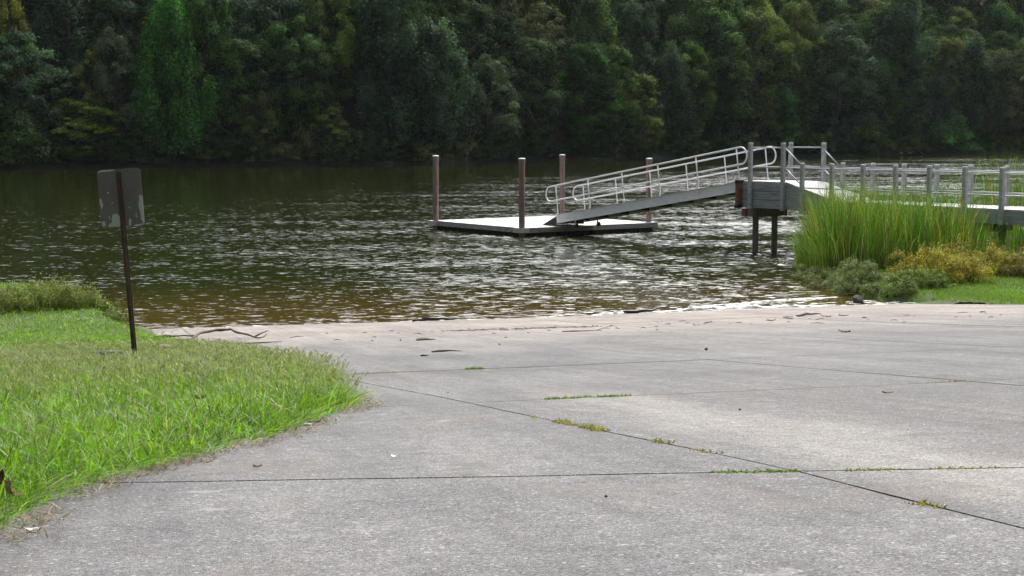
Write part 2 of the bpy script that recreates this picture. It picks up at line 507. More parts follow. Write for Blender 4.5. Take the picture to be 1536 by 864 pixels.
wetl = maprange(n, math_(n, 'ADD', ut, math_(n, 'MULTIPLY', math_(n, 'SUBTRACT', noise(n, v, 1.4, 3), .5), .9)), .65, .15, 0, 1, True)
c = mix(n, math_(n, 'MULTIPLY', wetl, .55), c, (.12, .10, .075))
n.links.new(c, b.inputs['Base Color'])
n.links.new(maprange(n, wetl, 0, 1, .88, .35), b.inputs['Roughness'])
b.inputs['Specular IOR Level'].default_value = .3
bump(n, b, math_(n, 'ADD', math_(n, 'MULTIPLY', vo.outputs['Distance'], -1.0), noise(n, v, 35, 4)), .006, .9)
MAT_CONC = m

LON = [-7.1, -4.0, -.9, None, 5.4, 8.6, 11.8, 15.0, 18.2, 21.4]
C1 = np.array([(-40, 1.0), (8, 1.1), (13, 1.45), (17, 1.72), (19.134, 1.80), (21.127, 1.999), (23.724, 2.153), (25.379, 2.26), (26.05, 2.285), (27.088, 2.253), (40, 2.2)])
C2 = np.array([(-40, 4.2), (8, 4.55), (10, 4.68), (13.36, 5.1), (17.2, 5.28), (21.84, 5.48), (40, 5.6)])
def lon(j, t):
    if j == 3: return np.interp(t, C1[:, 0], C1[:, 1])
    if j == 4: return np.interp(t, C2[:, 0], C2[:, 1])
    return LON[j] - .03 * (20 - t)
TRA = [(34.0, 0), (29.6, .1), (25.30, .345), (21.83, -.012), (17.85, -.07), (13.2, -.03), (9.0, 0), (4.8, 0), (.6, 0), (-3.6, 0), (-8, 0)]
def tra(k, m): return TRA[k][0] + TRA[k][1] * m
V = []; F = []; UV = []
srng = np.random.default_rng(3)
GAP = .0058
for k in range(len(TRA) - 1):
    for j in range(len(LON) - 1):
        nu, nv = 10, 10
        dz = srng.uniform(-.0015, .0015)
        b0 = len(V)
        gt_, gb_ = (.0135 if k == 2 else .006 if k < 4 else .005), (.0135 if k == 1 else .006 if k < 4 else .005)
        jl = [np.clip(srng.normal(0, .0022, nv + 1), -.004, .003) for _ in range(4)]
        ph_ = srng.uniform(0, 6)
        for a in range(nv + 1):
            for c_ in range(nu + 1):
                u, vv = c_ / nu, a / nv
                tt = 20.0; mm = 0.0
                for _ in range(6):
                    w_ = .008 * math.sin(mm * 2.1) + .005 * math.sin(mm * 5.3 + 1)
                    t0, t1 = tra(k + 1, mm) + gb_ + jl[0][c_] + w_, tra(k, mm) - gt_ - jl[1][c_] + w_
                    tt = t0 + (t1 - t0) * vv
                    m0, m1 = lon(j, tt) + GAP + jl[2][a], lon(j + 1, tt) - GAP + jl[3][a]
                    mm = m0 + (m1 - m0) * u
                x, y = xy_of(tt, mm)
                V.append((x, y, float(zr(tt)) + dz)); UV.append((mm, tt))
        W_ = nu + 1
        for a in range(nv):
            for c_ in range(nu):
                p = b0 + a * W_ + c_
                F.append((p, p + W_, p + W_ + 1, p + 1))
        ring = [b0 + i for i in range(nu + 1)] + [b0 + a * W_ + nu for a in range(1, nv + 1)] + [b0 + nv * W_ + i for i in range(nu - 1, -1, -1)] + [b0 + a * W_ for a in range(nv - 1, 0, -1)]
        s0 = len(V)
        for r_ in ring: V.append((V[r_][0], V[r_][1], V[r_][2] - .07)); UV.append(UV[r_])
        for i in range(len(ring)):
            i2 = (i + 1) % len(ring)
            F.append((ring[i], ring[i2], s0 + i2, s0 + i))
me = bpy.data.meshes.new('boat_ramp'); me.from_pydata(V, [], F)
ul = me.uv_layers.new(name='ramp')
li = np.zeros(len(me.loops), np.int32); me.loops.foreach_get('vertex_index', li)
ul.data.foreach_set('uv', np.asarray(UV, np.float32)[li].ravel())
me.update()
tag(link('boat_ramp', me, MAT_CONC), 'wide concrete boat ramp of jointed slabs sloping down into the river', kind='structure')
# dirt packed in the joints
jt, jm = np.meshgrid(np.linspace(-8, 34, 60), np.linspace(-7.2, 21.5, 14))
jx, jy = xy_of(jt, jm)
m, n, b = M('soil in joints')
v = coords(n)
sj = n.nodes.new('ShaderNodeSeparateXYZ'); n.links.new(v, sj.inputs[0])
c = mix(n, maprange(n, math_(n, 'ADD', sj.outputs[1], math_(n, 'MULTIPLY', noise(n, v, 1.2, 3), 5)), 11.0, 15.5, 0, .8, True), (.030, .026, .020), (.20, .17, .13))
c = mix(n, maprange(n, noise(n, v, 2.6, 5, .7), .52, .60, 0, .75, True), c, (.17, .155, .13))
n.links.new(c, b.inputs['Base Color']); b.inputs['Roughness'].default_value = .95
JOINT = m
tag(link('joint_soil', grid_mesh('joint_soil', jx, jy, zr(jt) - .03), JOINT), kind='structure')

# ------------------------------------------------------------------ lawns
m, n, b = M('turf soil')
v = coords(n)
c = ramp_node(n, noise(n, v, 3.0, 7, .7), [(.3, (.030, .040, .012)), (.5, (.050, .075, .018)), (.7, (.085, .085, .035))])
n.links.new(c, b.inputs['Base Color']); b.inputs['Roughness'].default_value = .95
MAT_TURF = m
def lawn(poly, x0, x1, y0, y1, step):
    X, Y = np.meshgrid(np.arange(x0, x1, step), np.arange(y0, y1, step))
    d = seg_sdf(X, Y, poly)
    d = d + .05 * np.sin(X * 7 + Y * 3) * np.sin(Y * 9 - X * 2)
    Z = lawn_z(X, Y, d)
    t, _ = tm_of(X, Y)
    ok = d > np.where(t < 1.5, -1.2, -.12)
    keep = ok[:-1, :-1] & ok[1:, :-1] & ok[:-1, 1:] & ok[1:, 1:]
    return grid_mesh('lawn', X, Y, Z, keep)
tag(link('lawn', lawn(LAWN_L, -19, 0, 2.2, 39, .12), MAT_TURF), kind='structure')
tag(link('lawn', lawn(LAWN_R, 6, 27, 29.5, 55, .16), MAT_TURF), kind='structure')

def sample(poly, x0, x1, y0, y1, dens):
    """random points in a polygon; dens(x, y, d) = blades per square metre"""
    N = int((x1 - x0) * (y1 - y0) * dens['max'])
    x = rng.uniform(x0, x1, N); y = rng.uniform(y0, y1, N)
    d = seg_sdf(x, y, poly)
    k = (d > dens.get('rim', 0.0)) & (rng.random(N) < dens['f'](x, y, d) / dens['max'])
    # only what the photograph's view and a step to its side can see
    k &= (np.abs(x) < .40 * y + 1.6)
    return x[k], y[k], d[k]

def vnoise(x, y, s, seed=0):
    """smooth value noise for patches"""
    r = np.random.default_rng(seed).random((64, 64))
    x = x * s + 100; y = y * s + 100
    xi = np.floor(x).astype(int); yi = np.floor(y).astype(int)
    fx = sstep(x - xi); fy = sstep(y - yi)
    g = lambda i, j: r[(yi + j) % 64, (xi + i) % 64]
    return (g(0, 0) * (1 - fx) + g(1, 0) * fx) * (1 - fy) + (g(0, 1) * (1 - fx) + g(1, 1) * fx) * fy

MAT_GRASS = leafmat('grass blades', trans=.42, rough=.5, spec=.3)
parts = []
for (y0, y1, mx) in ((3, 7, 3800), (7, 12, 2600), (12, 20, 1500), (20, 37.6, 800)):
    x, y, d = sample(LAWN_L, -15, 0, y0, y1, dict(max=mx, rim=.045, f=lambda x, y, d: mx * (.45 + .55 * vnoise(x, y, 1.7, 3)) * np.clip(.35 + d / .25, 0, 1)))
    N = len(x)
    z = lawn_z(x, y, d)
    patch = vnoise(x, y, .9, 5); p2 = vnoise(x, y, 3.1, 6)
    dry = np.clip(sstep((y - 8.5) / 4) * sstep((21.5 - y) / 1.5) * (.55 + .6 * patch), 0, 1)
    h = (.10 + .065 * patch) * rng.uniform(.35, 1.3, N) * np.where(d < .3, .85, 1.0) * (1 - .42 * sstep((y - 13) / 5))
    h *= np.where(rng.random(N) < .05, 1.5, 1)
    wd = rng.uniform(.005, .0105, N) * (1 + y / 24)
    green = jitter_tint(N, (.135, .26, .016), .30, .09)
    olive = jitter_tint(N, (.18, .255, .060), .22, .08)
    straw = jitter_tint(N, (.33, .30, .18), .2, .06)
    pick = rng.random(N)[:, None]
    tint = np.where(pick < (dry * .62)[:, None], olive, green)
    tint = np.where(rng.random(N)[:, None] < (.02 + .05 * dry + .06 * (d < .12))[:, None], straw, tint)
    tint = tint * (0.8 + .45 * p2)[:, None]
    az = rng.uniform(0, 2 * np.pi, N); lean = rng.uniform(.2, 1.5, N)
    gx = seg_sdf(x + .03, y, LAWN_L) - d; gy = seg_sdf(x, y + .03, LAWN_L) - d
    rim = (d < .14) & (rng.random(N) < .7)                       # the rim hangs out over the concrete
    az = np.where(rim, np.arctan2(-gy, -gx) + rng.normal(0, .6, N), az); lean = np.where(rim, rng.uniform(.8, 1.9, N), lean)
    parts.append(blades(np.stack([x, y, z - .01], -1), h, wd, az, lean, tint, 3))
    # seeding stems with loose panicles in the unmown middle
    foot_ = np.hypot(x + 4.33, (y - 17.0) * .42) < .42
    h = np.where(foot_, h * .3, h)
    S_ = (~foot_) & (rng.random(N) < dry * (.10 if y0 < 12 else .16)) | ((rng.random(N) < .012) & ~foot_)
    ns = int(S_.sum())
    if ns:
        bx = np.stack([x[S_], y[S_], z[S_]], -1)
        hh = rng.uniform(.13, .24, ns) * (1 - .4 * sstep((y[S_] - 13) / 5)); az = rng.uniform(0, 2 * np.pi, ns); ln = rng.uniform(.2, .7, ns)
        parts.append(blades(bx, hh, np.full(ns, .0028) * (1 + y[S_] / 12), az, ln, jitter_tint(ns, (.22, .26, .10), .2, .06), 3))
        for _ in range(5):
            f = rng.uniform(.72, 1.02, ns)
            tip = bx + np.stack([np.cos(az) * ln * hh * f ** 1.6, np.sin(az) * ln * hh * f ** 1.6, hh * (f - .35 * ln * f ** 2.2)], -1)
            parts.append(blades(tip, rng.uniform(.02, .05, ns), np.full(ns, .0045) * (1 + y[S_] / 14), az + rng.normal(0, 1.2, ns), rng.uniform(.5, 1.5, ns), jitter_tint(ns, (.24, .27, .14), .28, .08), 2))
V_, l_, s_, c_ = merge(parts)
tag(link('grass', np_mesh('grass', V_, l_, s_, None, c_), MAT_GRASS), 'rough bright green grass with seeding stems left of the boat ramp', kind='stuff')

parts = []
x, y, d = sample(LAWN_R, 7, 24, 29.5, 46, dict(max=900, f=lambda x, y, d: 900 * (.6 + .4 * vnoise(x, y, .8, 9))))
N = len(x); z = lawn_z(x, y, d)
tint = jitter_tint(N, (.13, .245, .022), .22, .08) * (.8 + .4 * vnoise(x, y, .7, 12))[:, None]
tint = np.where(rng.random(N)[:, None] < .06, jitter_tint(N, (.25, .22, .08), .2), tint)
parts.append(blades(np.stack([x, y, z - .01], -1), rng.uniform(.05, .12, N), rng.uniform(.012, .02, N), rng.uniform(0, 6.28, N), rng.uniform(.2, 1.0, N), tint, 2))
V_, l_, s_, c_ = merge(parts)
tag(link('grass', np_mesh('grass', V_, l_, s_, None, c_), MAT_GRASS), 'short mown green grass on the right bank below the pier', kind='stuff')

# ------------------------------------------------------------------ reeds
MAT_REED = leafmat('reed leaves', trans=.38, rough=.45, spec=.4)
def reed_bed(poly, x0, x1, y0, y1, dens, hf, label):
    x = rng.uniform(x0, x1, int((x1 - x0) * (y1 - y0) * dens)); y = rng.uniform(y0, y1, len(x))
    d = seg_sdf(x, y, poly)
    k = (d > 0) & (rng.random(len(x)) < .35 + .65 * vnoise(x, y, 1.6, 21)); x, y, d = x[k], y[k], d[k]
    N = len(x)
    z = np.maximum(lawn_z(x, y, seg_sdf(x, y, LAWN_R)), -.35)
    h = hf(x, y, d) * rng.uniform(.70, 1.10, N)
    lean = rng.uniform(.04, .42, N) ** 1.0 + .35 * np.exp(-d / .35) * rng.random(N)
    # blades at the rim lean outwards
    g = .05
    gx = seg_sdf(x + g, y, poly) - d; gy = seg_sdf(x, y + g, poly) - d
    az = np.where(d < .5, np.arctan2(-gy, -gx) + rng.normal(0, .8, N), rng.uniform(0, 6.28, N))
    tint = jitter_tint(N, (.088, .180, .026), .42, .12)
    r_ = rng.random(N)[:, None]
    tint = np.where(r_ < .10, jitter_tint(N, (.26, .21, .045), .2), tint)
    tint = np.where(r_ > .93, jitter_tint(N, (.34, .30, .19), .25), tint)
    P1 = blades(np.stack([x, y, z - .05], -1), h, rng.uniform(.013, .027, N), az, lean * 1.05, tint, 6, 2.6)
    # dead brown leaves and litter at the foot
    q = rng.random(N) < .45
    P2 = blades(np.stack([x[q], y[q], z[q] - .05], -1), rng.uniform(.3, .9, q.sum()), rng.uniform(.012, .022, q.sum()), rng.uniform(0, 6.28, q.sum()), rng.uniform(.3, 1.3, q.sum()), jitter_tint(int(q.sum()), (.115, .10, .045), .3), 4)
    V_, l_, s_, c_ = merge([P1, P2])
    tag(link('reeds', np_mesh('reeds', V_, l_, s_, None, c_), MAT_REED), label, kind='stuff')
REED_F = [(7.85, 40.3), (8.6, 39.6), (9.8, 39.8), (11.0, 40.0), (12.2, 40.6), (13.0, 41.3), (11.6, 43.9), (10.3, 45.7), (9.3, 47.2), (8.55, 46.6), (8.0, 44.0)]
reed_bed(REED_F, 7, 14, 38, 48.5, 300, lambda x, y, d: np.clip(1.2 + 1.4 * sstep(d / .7), 0, 2.36) - .0 * np.clip(x - 8.5, 0, 4), 'dense tall green reeds at the water edge in front of the pier')
REED_B = [(12.0, 47.6), (13.6, 45.4), (15.5, 43.2), (18.5, 43.5), (18.5, 49.0), (14.0, 49.5)]
reed_bed(REED_B, 11, 19, 42, 51, 110, lambda x, y, d: np.clip(1.7 + 1.5 * sstep(d / 1.1), 0, 3.2), 'green reeds standing behind the pier railing at right')
REED_U = [(12.7, 41.3), (14.8, 39.2), (16.0, 40.0), (14.2, 42.2), (12.9, 42.7)]
reed_bed(REED_U, 12, 17, 38.5, 43.5, 45, lambda x, y, d: np.clip(.8 + .8 * sstep(d / .6), 0, 1.5), 'thin green reeds beside the shaded underside of the pier')
# ------------------------------------------------------------------ trees on the far bank
def crown_clumps(H, Rr, base, kind, k, g):
    """centres and radii of leaf clumps filling an uneven crown"""
    out_ = []
    tries = 0
    lobe = g.uniform(0, 6.28, 4); la = g.uniform(.12, .3, 4)
    while len(out_) < k and tries < k * 30:
        tries += 1
        s = g.uniform(0, 1); a = g.uniform(0, 6.28)
        if kind == 'column': prof = (np.sin(np.pi * np.clip(s, .0, 1) ** .8)) ** .45 * (.8 + .2 * (1 - s))
        elif kind == 'shrub': prof = np.sqrt(max(1 - s ** 1.7, 0))
        else: prof = (np.sin(np.pi * (s * .90 + .07) ** 1.05)) ** .5
        rad = Rr * prof * (1 + sum(la[i] * np.sin((i + 1) * a + lobe[i] + s * 4) for i in range(4)) * .7)
        f = g.uniform(.45, 1.0) ** .5
        z = base + (H - base) * s
        cr_ = Rr * g.uniform(.10, .28) * (1 if kind != 'shrub' else 1.35)
        out_.append((rad * f * np.cos(a), rad * f * np.sin(a), z, cr_))
    return np.array(out_)

def tree_meshes(name, seed, H, Rr, base, kind, k, nl, leaf, limbs=14, droop=.0):
    g = np.random.default_rng(seed)
    cl_ = crown_clumps(H, Rr, base, kind, k, g)
    per = np.maximum((nl * cl_[:, 3] ** 2 / (cl_[:, 3] ** 2).sum()).astype(int), 12)
    cs, ns_, ts_ = [], [], []
    for (cx, cy, cz, r), q in zip(cl_, per):
        u = g.normal(size=(q, 3)); u /= np.linalg.norm(u, axis=1, keepdims=True)
        rad = r * np.cbrt(g.uniform(.08, 1.0, q))[:, None] * np.exp(g.normal(0, .19, (q, 1)))
        p = u * rad
        if kind == 'column': p[:, 2] *= 1.9; p[:, 2] -= droop * r * np.abs(g.normal(size=q))
        elif kind == 'airy': p[:, 2] = p[:, 2] * .5 - .5 * (p[:, 0] ** 2 + p[:, 1] ** 2) / r
        else: p[:, 2] = p[:, 2] * .62 - .22 * (p[:, 0] ** 2 + p[:, 1] ** 2) / r
        out_dir = np.array([cx, cy, 0]) / (math.hypot(cx, cy) + .01)
        cs.append(p + [cx, cy, cz])
        ns_.append(u * .8 + out_dir * .35 + [0, 0, .75] + g.normal(0, .45, (q, 3)))
        ts_.append(np.clip(np.exp(g.normal(0, .42)) * np.exp(g.normal(0, .34, (q, 1))) * np.exp(g.normal(0, .07, (q, 3))), 0, 2.2))
    C_ = np.concatenate(cs); Nn = np.concatenate(ns_); T_ = np.concatenate(ts_)
    ok = C_[:, 2] > .1
    C_, Nn, T_ = C_[ok], Nn[ok], T_[ok]
    V_, l_, s_, c_ = leaves(C_, Nn, leaf * g.uniform(.6, 1.35, len(C_)), T_, .6)
    cm = np_mesh(name + '_crown', V_, l_, s_, None, c_)
    tb = MB()
    r0 = H * .014 + .05
    top = H * (.9 if kind != 'shrub' else .6)
    bend = g.normal(0, .035 * H, (6, 2)); bend[0] = 0
    tp = [(bend[i][0], bend[i][1], -0.6 + (top + .6) * i / 5) for i in range(6)]
    tb.tube(tp, [r0 * (1.25 - 1.05 * i / 5) for i in range(6)], 7)
    for i in g.choice(len(cl_), min(limbs, len(cl_)), replace=False):
        c = cl_[i]; f = np.clip((c[2] / H) * .72, .08, .85); q = f * 5; j = int(q); fr = q - j
        b_ = Vector(tp[j]).lerp(Vector(tp[j + 1]), fr); e = Vector(c[:3])
        mid = b_.lerp(e, .5) + Vector((g.normal(0, .25), g.normal(0, .25), .12 * (e - b_).length + g.normal(0, .2)))
        rr = r0 * (1.1 - f) * .55
        tb.tube([b_, b_.lerp(mid, .5) + Vector(g.normal(0, .1, 3)), mid, mid.lerp(e, .55) + Vector(g.normal(0, .15, 3)), e], [rr, rr * .85, rr * .62, rr * .4, rr * .15], 5)
    return cm, tb.mesh(name + '_trunk')

BARK = simple('tree bark', (.075, .066, .055), .9, var=.5, scale=3, stretch=(1, 1, .25), bmp=.02)
BARK_PALE = simple('pale bark', (.21, .19, .165), .9, var=.45, scale=3, stretch=(1, 1, .25), bmp=.02)
LM = {k: leafmat('leaves ' + k, tuple(q * f for q, f in zip(c, (.82, .97, .95))), .30, .45, .7, .1) for k, c in dict(
    dark=(.046, .084, .022), mid=(.066, .128, .022), bright=(.105, .255, .040), olive=(.125, .150, .024),
    yellow=(.16, .155, .022), blue=(.062, .105, .054), tan=(.115, .140, .070), brown=(.098, .104, .038), yellowgreen=(.150, .205, .026)).items()}
PROTO = {}
for i in range(4): PROTO['broad', i] = tree_meshes('broad', 40 + i, 17, 5.0, 1.2, 'broad', 135, 18500, .34)
for i in range(3): PROTO['column', i] = tree_meshes('column', 60 + i, 16, 3.6, .3, 'column', 100, 17000, .32, 10, .8)
for i in range(2): PROTO['airy', i] = tree_meshes('airy', 80 + i, 14, 4.6, 2.0, 'airy', 80, 11000, .32, 26)
for i in range(4): PROTO['shrub', i] = tree_meshes('shrub', 90 + i, 3.6, 2.7, .0, 'shrub', 44, 4200, .27, 9)
TREE_N = dict(tree=0, shrub=0)
def put_tree(X, Y, kind, var, col, H, Wd, label, group=None, cat='tree', name=None, pale=False, sink=0.0):
    cm, tmesh = PROTO[kind, var]
    h0, w0 = dict(broad=(17, 10.0), column=(16, 7.2), airy=(14, 9.2), shrub=(3.6, 5.4))[kind]
    name = name or {'broad': 'broadleaf_tree', 'column': 'vine_covered_tree', 'airy': 'airy_tree', 'shrub': 'bank_shrub'}[kind]
    r = empty(name, (X, Y, float(hill_z(np.array(X), np.array(Y))) - .1 - sink), rng.uniform(0, 6.28))
    r.scale = (Wd / w0, Wd / w0, H / h0)
    tag(r, label, cat, group)
    link('foliage' if kind == 'shrub' else 'crown', cm, LM[col], r)
    link('stem' if kind == 'shrub' else 'trunk', tmesh, BARK_PALE if pale else BARK, r)
    return r
def along(px, r_):
    """where the line of sight over pixel column px meets the strip r_ metres behind the far shore"""
    du = (px - 768) / 2347; Y = 200.0
    for _ in range(60): Y = .5 * Y + .5 * (float(shore_y(du * Y)) + r_)
    return du * Y, Y
KEY = [  # column, metres behind the shore, prototype, variant, colour, height, width, label
    (262, 2.2, 'column', 0, 'bright', 18.5, 8.6, 'tall bright green tree with hanging foliage, the brightest on the left of the far bank'),
    (318, 5.0, 'broad', 1, 'bright', 21.0, 8.0, 'bright green tree crown just right of the brightest tree on the far bank'),
    (180, 3.0, 'airy', 0, 'tan', 14.5, 7.0, 'tan tree with pale dry twigs left of the brightest green tree'),
    (118, 2.0, 'broad', 2, 'yellowgreen', 6.6, 8.4, 'low yellow-green tree leaning over the water behind and above the sign'),
    (135, 4.5, 'airy', 1, 'yellow', 11.0, 5.0, 'thin yellowing tree above the low yellow-green tree'),
    (12, 8.0, 'broad', 0, 'yellow', 17.5, 4.5, 'yellow treetop in the upper left corner of the forest'),
    (30, 2.6, 'broad', 3, 'blue', 14.0, 8.5, 'blue-green tree at the far left edge of the forest'),
    (20, 1.0, 'shrub', 0, 'mid', 6.0, 9.0, 'big round green shrub at the water on the far left'),
    (440, 5.0, 'broad', 0, 'mid', 15.0, 8.0, 'mid green tree with spreading tiers right of the bright green trees'),
    (490, 9.0, 'broad', 2, 'yellowgreen', 19.0, 7.6, 'fresh green treetop high up between two dark trees left of centre'),
    (492, 1.6, 'airy', 1, 'yellowgreen', 6.2, 5.6, 'small pale yellow-leaved tree low on the shore left of centre'),
    (385, 1.6, 'airy', 0, 'olive', 8.0, 5.5, 'slender olive sapling at the shore right of the bright green tree'),
    (590, 4.0, 'column', 1, 'blue', 22.0, 10.5, 'huge grey-green tree draped in vines left of the dock pilings'),
    (655, 3.0, 'column', 2, 'blue', 16.0, 8.5, 'vine-hung grey-green tree right above the leftmost dock piling'),
    (735, 2.4, 'airy', 0, 'tan', 13.0, 8.5, 'pale greyish drooping tree with a domed top at the middle of the far bank'),
    (800, 3.5, 'broad', 3, 'dark', 15.0, 9.0, 'dark tree just right of the pale domed tree'),
    (882, 3.0, 'broad', 1, 'mid', 13.8, 8.8, 'rounded mid green tree above the gangway foot'),
    (955, 2.0, 'broad', 0, 'olive', 11.5, 8.0, 'olive yellow-topped tree above the middle of the gangway'),
    (1005, 3.0, 'column', 0, 'blue', 15.0, 7.0, 'narrow grey-green tree right of the olive tree above the gangway'),
    (1062, 6.0, 'broad', 2, 'mid', 22.0, 12.0, 'large domed green tree rising above the upper end of the gangway'),
    (1128, 4.5, 'broad', 3, 'olive', 20.5, 11.0, 'large yellowing olive tree behind the pier platform'),
    (1192, 8.0, 'broad', 1, 'olive', 21.0, 8.5, 'olive brown treetop right of the large yellowing tree'),
    (1168, 2.0, 'broad', 0, 'bright', 11.0, 7.2, 'rich green tree low on the bank above the pier platform'),
    (1255, 4.0, 'broad', 2, 'blue', 20.0, 11.0, 'big blue-green tree above the first low pier posts'),
    (1350, 6.0, 'column', 1, 'blue', 26.0, 12.0, 'tallest grey-green tree on the right of the far bank'),
    (1416, 4.5, 'broad', 3, 'olive', 18.0, 7.0, 'yellow-olive tree between two grey-green trees at right'),
    (1452, 4.0, 'column', 2, 'blue', 20.0, 8.5, 'grey-green tree right of the yellow-olive tree at right'),
    (1498, 2.6, 'broad', 1, 'brown', 17.5, 9.5, 'brownish olive tree near the right end of the far bank'),
    (1290, 2.0, 'shrub', 1, 'olive', 5.0, 8.0, 'olive shrub at the far shore left of the two pale rocks'),
    (1425, 1.6, 'shrub', 2, 'bright', 6.0, 8.5, 'bright green shrub at the far shore right of the two pale rocks'),
]
taken = []
for px, r_, kd, vr, cl2, H_, W_, lab in KEY:
    X, Y = along(px, r_)
    put_tree(X, Y, kd, vr, cl2, H_, W_, lab, cat='shrub' if kd == 'shrub' else 'tree', pale=False)
    taken.append((X, r_, W_))
FILL = {'dark': 'dark green tree in the shaded forest across the river', 'mid': 'plain mid green tree in the shaded forest across the river',
        'blue': 'dull grey-green tree among the darker trees across the river', 'olive': 'dull olive tree among the darker trees across the river', 'brown': 'brownish tree among the darker trees across the river', 'yellowgreen': 'fresh yellow-green tree among the darker trees across the river'}
g = np.random.default_rng(5)
for r_, sp_, Hm, Wm in ((3.0, 5.0, 14.5, 8.0), (10.5, 6.2, 17, 9.5), (20, 7.5, 18.5, 10.5), (32, 7.0, 19, 11.5), (46, 7.5, 21, 12.5)):
    X = -72.0
    while X < 112:
        X += sp_ * g.uniform(.75, 1.25)
        Y = float(shore_y(X)) + r_ + g.uniform(-1.2, 1.5)
        if abs(X) > .345 * Y + 5: continue
        if r_ < 6 and any(abs(X - t_x) < .36 * t_w and abs(r_ - t_r) < 3 for t_x, t_r, t_w in taken): continue
        kd = g.choice(['broad', 'column'], p=[.68, .32]); vr = int(g.integers(0, 4 if kd == 'broad' else 3))
        cl2 = str(g.choice(list(FILL), p=[.32, .29, .22, .06, .03, .08]))
        put_tree(X, Y, kd, vr, cl2, Hm * g.uniform(.8, 1.2), Wm * g.uniform(.8, 1.2) * (1 if kd == 'broad' else .85), FILL[cl2], 'other trees of the forest across the river: ' + cl2)
SH = {'dark': 'dark low shrub along the foot of the far bank', 'olive': 'olive low shrub along the foot of the far bank', 'brown': 'brownish scrubby shrub along the foot of the far bank'}
X = -66.0
while X < 104:
    X += g.uniform(1.0, 2.6)
    Y = float(shore_y(X)) + g.uniform(.5, 1.8)
    if abs(X) > .345 * Y + 3: continue
    cl2 = str(g.choice(list(SH), p=[.68, .22, .10]))
    put_tree(X, Y, 'shrub', int(g.integers(0, 4)), cl2, g.uniform(1.5, 3.6), g.uniform(2.8, 5.5), SH[cl2], 'scrub along the far shore: ' + cl2, 'shrub')

def bare_branches(name, X, Y, H, seed, label):
    g = np.random.default_rng(seed); mb = MB()
    def grow(p, d, ln, r, dep):
        pts = [p]; q = p
        for i in range(4):
            d = (d + Vector(g.normal(0, .17, 3))).normalized(); q = q + d * ln / 4; pts.append(q)
        mb.tube(pts, [r * (1 - .17 * i) for i in range(5)], 5)
        if dep:
            for _ in range(3):
                i = int(g.integers(2, 5))
                grow(pts[i], (d + Vector(g.normal(0, .75, 3)) + Vector((0, 0, .1))).normalized(), ln * g.uniform(.45, .75), r * .5, dep - 1)
    grow(Vector((0, 0, -.5)), Vector((g.normal(0, .2), -.2, 1)).normalized(), H * .55, .16, 3)
    r = empty(name, (X, Y, float(hill_z(np.array(X), np.array(Y)))))
    tag(r, label, 'dead tree')
    mb.build('trunk', BARK_PALE, r)
X, Y = along(1316, .15); bare_branches('dead_tree', X, Y, 11, 3, 'bare dead tree with crooked pale branches on the right part of the far bank')
X, Y = along(1385, .15); bare_branches('dead_tree', X, Y, 6, 8, 'small leafless snag at the shore near the two pale rocks')
X, Y = along(700, .15); bare_branches('dead_tree', X, Y, 5, 9, 'fallen-looking bare twigs at the shore under the pale domed tree')

def stone(name, loc, size, seed, mat, label, cat, group=None):
    g = np.random.default_rng(seed)
    bm = bmesh.new(); bmesh.ops.create_icosphere(bm, subdivisions=3, radius=1)
    ph = g.uniform(0, 6, 9)
    for v in bm.verts:
        c = v.co
        k = 1 + .16 * math.sin(c.x * 2.3 + ph[0]) * math.sin(c.y * 2.7 + ph[1]) + .12 * math.sin(c.z * 3.1 + ph[2] + c.x * 1.9) + .05 * math.sin(c.x * 7 + ph[3]) * math.sin(c.y * 6 + c.z * 5)
        v.co = Vector((c.x * size[0], c.y * size[1], c.z * size[2])) * k * .5
    me = bpy.data.meshes.new(name); bm.to_mesh(me); bm.free()
    o = link(name, me, mat); o.location = loc
    return tag(o, label, cat, group)
ROCK_P = simple('pale rock', (.55, .53, .49), .85, var=.25, scale=4, bmp=.02)
ROCK_D = simple('bank rock', (.10, .092, .08), .9, var=.45, scale=3, bmp=.03)
for px, s_, lab in ((1349, (.75, .6, .85), 'small whitish rock at the far waterline, left one of two'), (1363, (.85, .6, .6), 'small whitish rock at the far waterline, right one of two')):
    X, Y = along(px, .35); stone('rock', (X, Y, .25), s_, px, ROCK_P, lab, 'rock')
for i in range(16):
    X, Y = along(float(g.uniform(1230, 1420)) if i < 9 else float(g.uniform(300, 900)), g.uniform(.1, .6))
    stone('rock', (X, Y, .1), (g.uniform(.5, 1.5), .7, g.uniform(.3, .6)), 200 + i, ROCK_D, 'dark low rock lying at the far waterline', 'rock', 'dark rocks at the far waterline')

# ------------------------------------------------------------------ pier
AX = math.atan2(.577, .816)                 # pier, gangway and dock share one axis: local Y runs out over the river
WOODG = simple('weathered grey timber', (.40, .41, .41), .85, var=.32, scale=5, stretch=(3, .5, 3), bmp=.004)
WOODF = simple('grey timber fascia', (.30, .325, .34), .85, var=.35, scale=5, stretch=(3, .35, 4), bmp=.004)
WOODD = simple('dark wet timber', (.15, .132, .11), .85, var=.5, scale=4, stretch=(2, 2, .5), bmp=.006)
DECKW = simple('bleached deck boards', (.47, .47, .46), .7, var=.18, scale=4, stretch=(.6, 6, 1), bmp=.002)
CAPM = simple('pale post cap', (.62, .62, .60), .6, var=.12)
STEELG = simple('galvanised rail', (.36, .39, .43), .45, .25, var=.15, scale=20)
ALU = simple('aluminium', (.72, .73, .74), .4, .15, var=.10, scale=6, stretch=(1, 1, 1))
ALUS = simple('brushed aluminium channel', (.88, .90, .93), .5, .1, var=.16, scale=4, stretch=(1, .6, 3))
RUST = simple('rust brown timber', (.21, .095, .055), .85, var=.35, scale=9)
BLACK = simple('black rubber', (.014, .014, .015), .6, var=.3)
pier = tag(empty('pier', (9.05, 48.5, 0), AX), 'grey timber pier with posts and pipe rails leading to a raised end platform', 'pier')
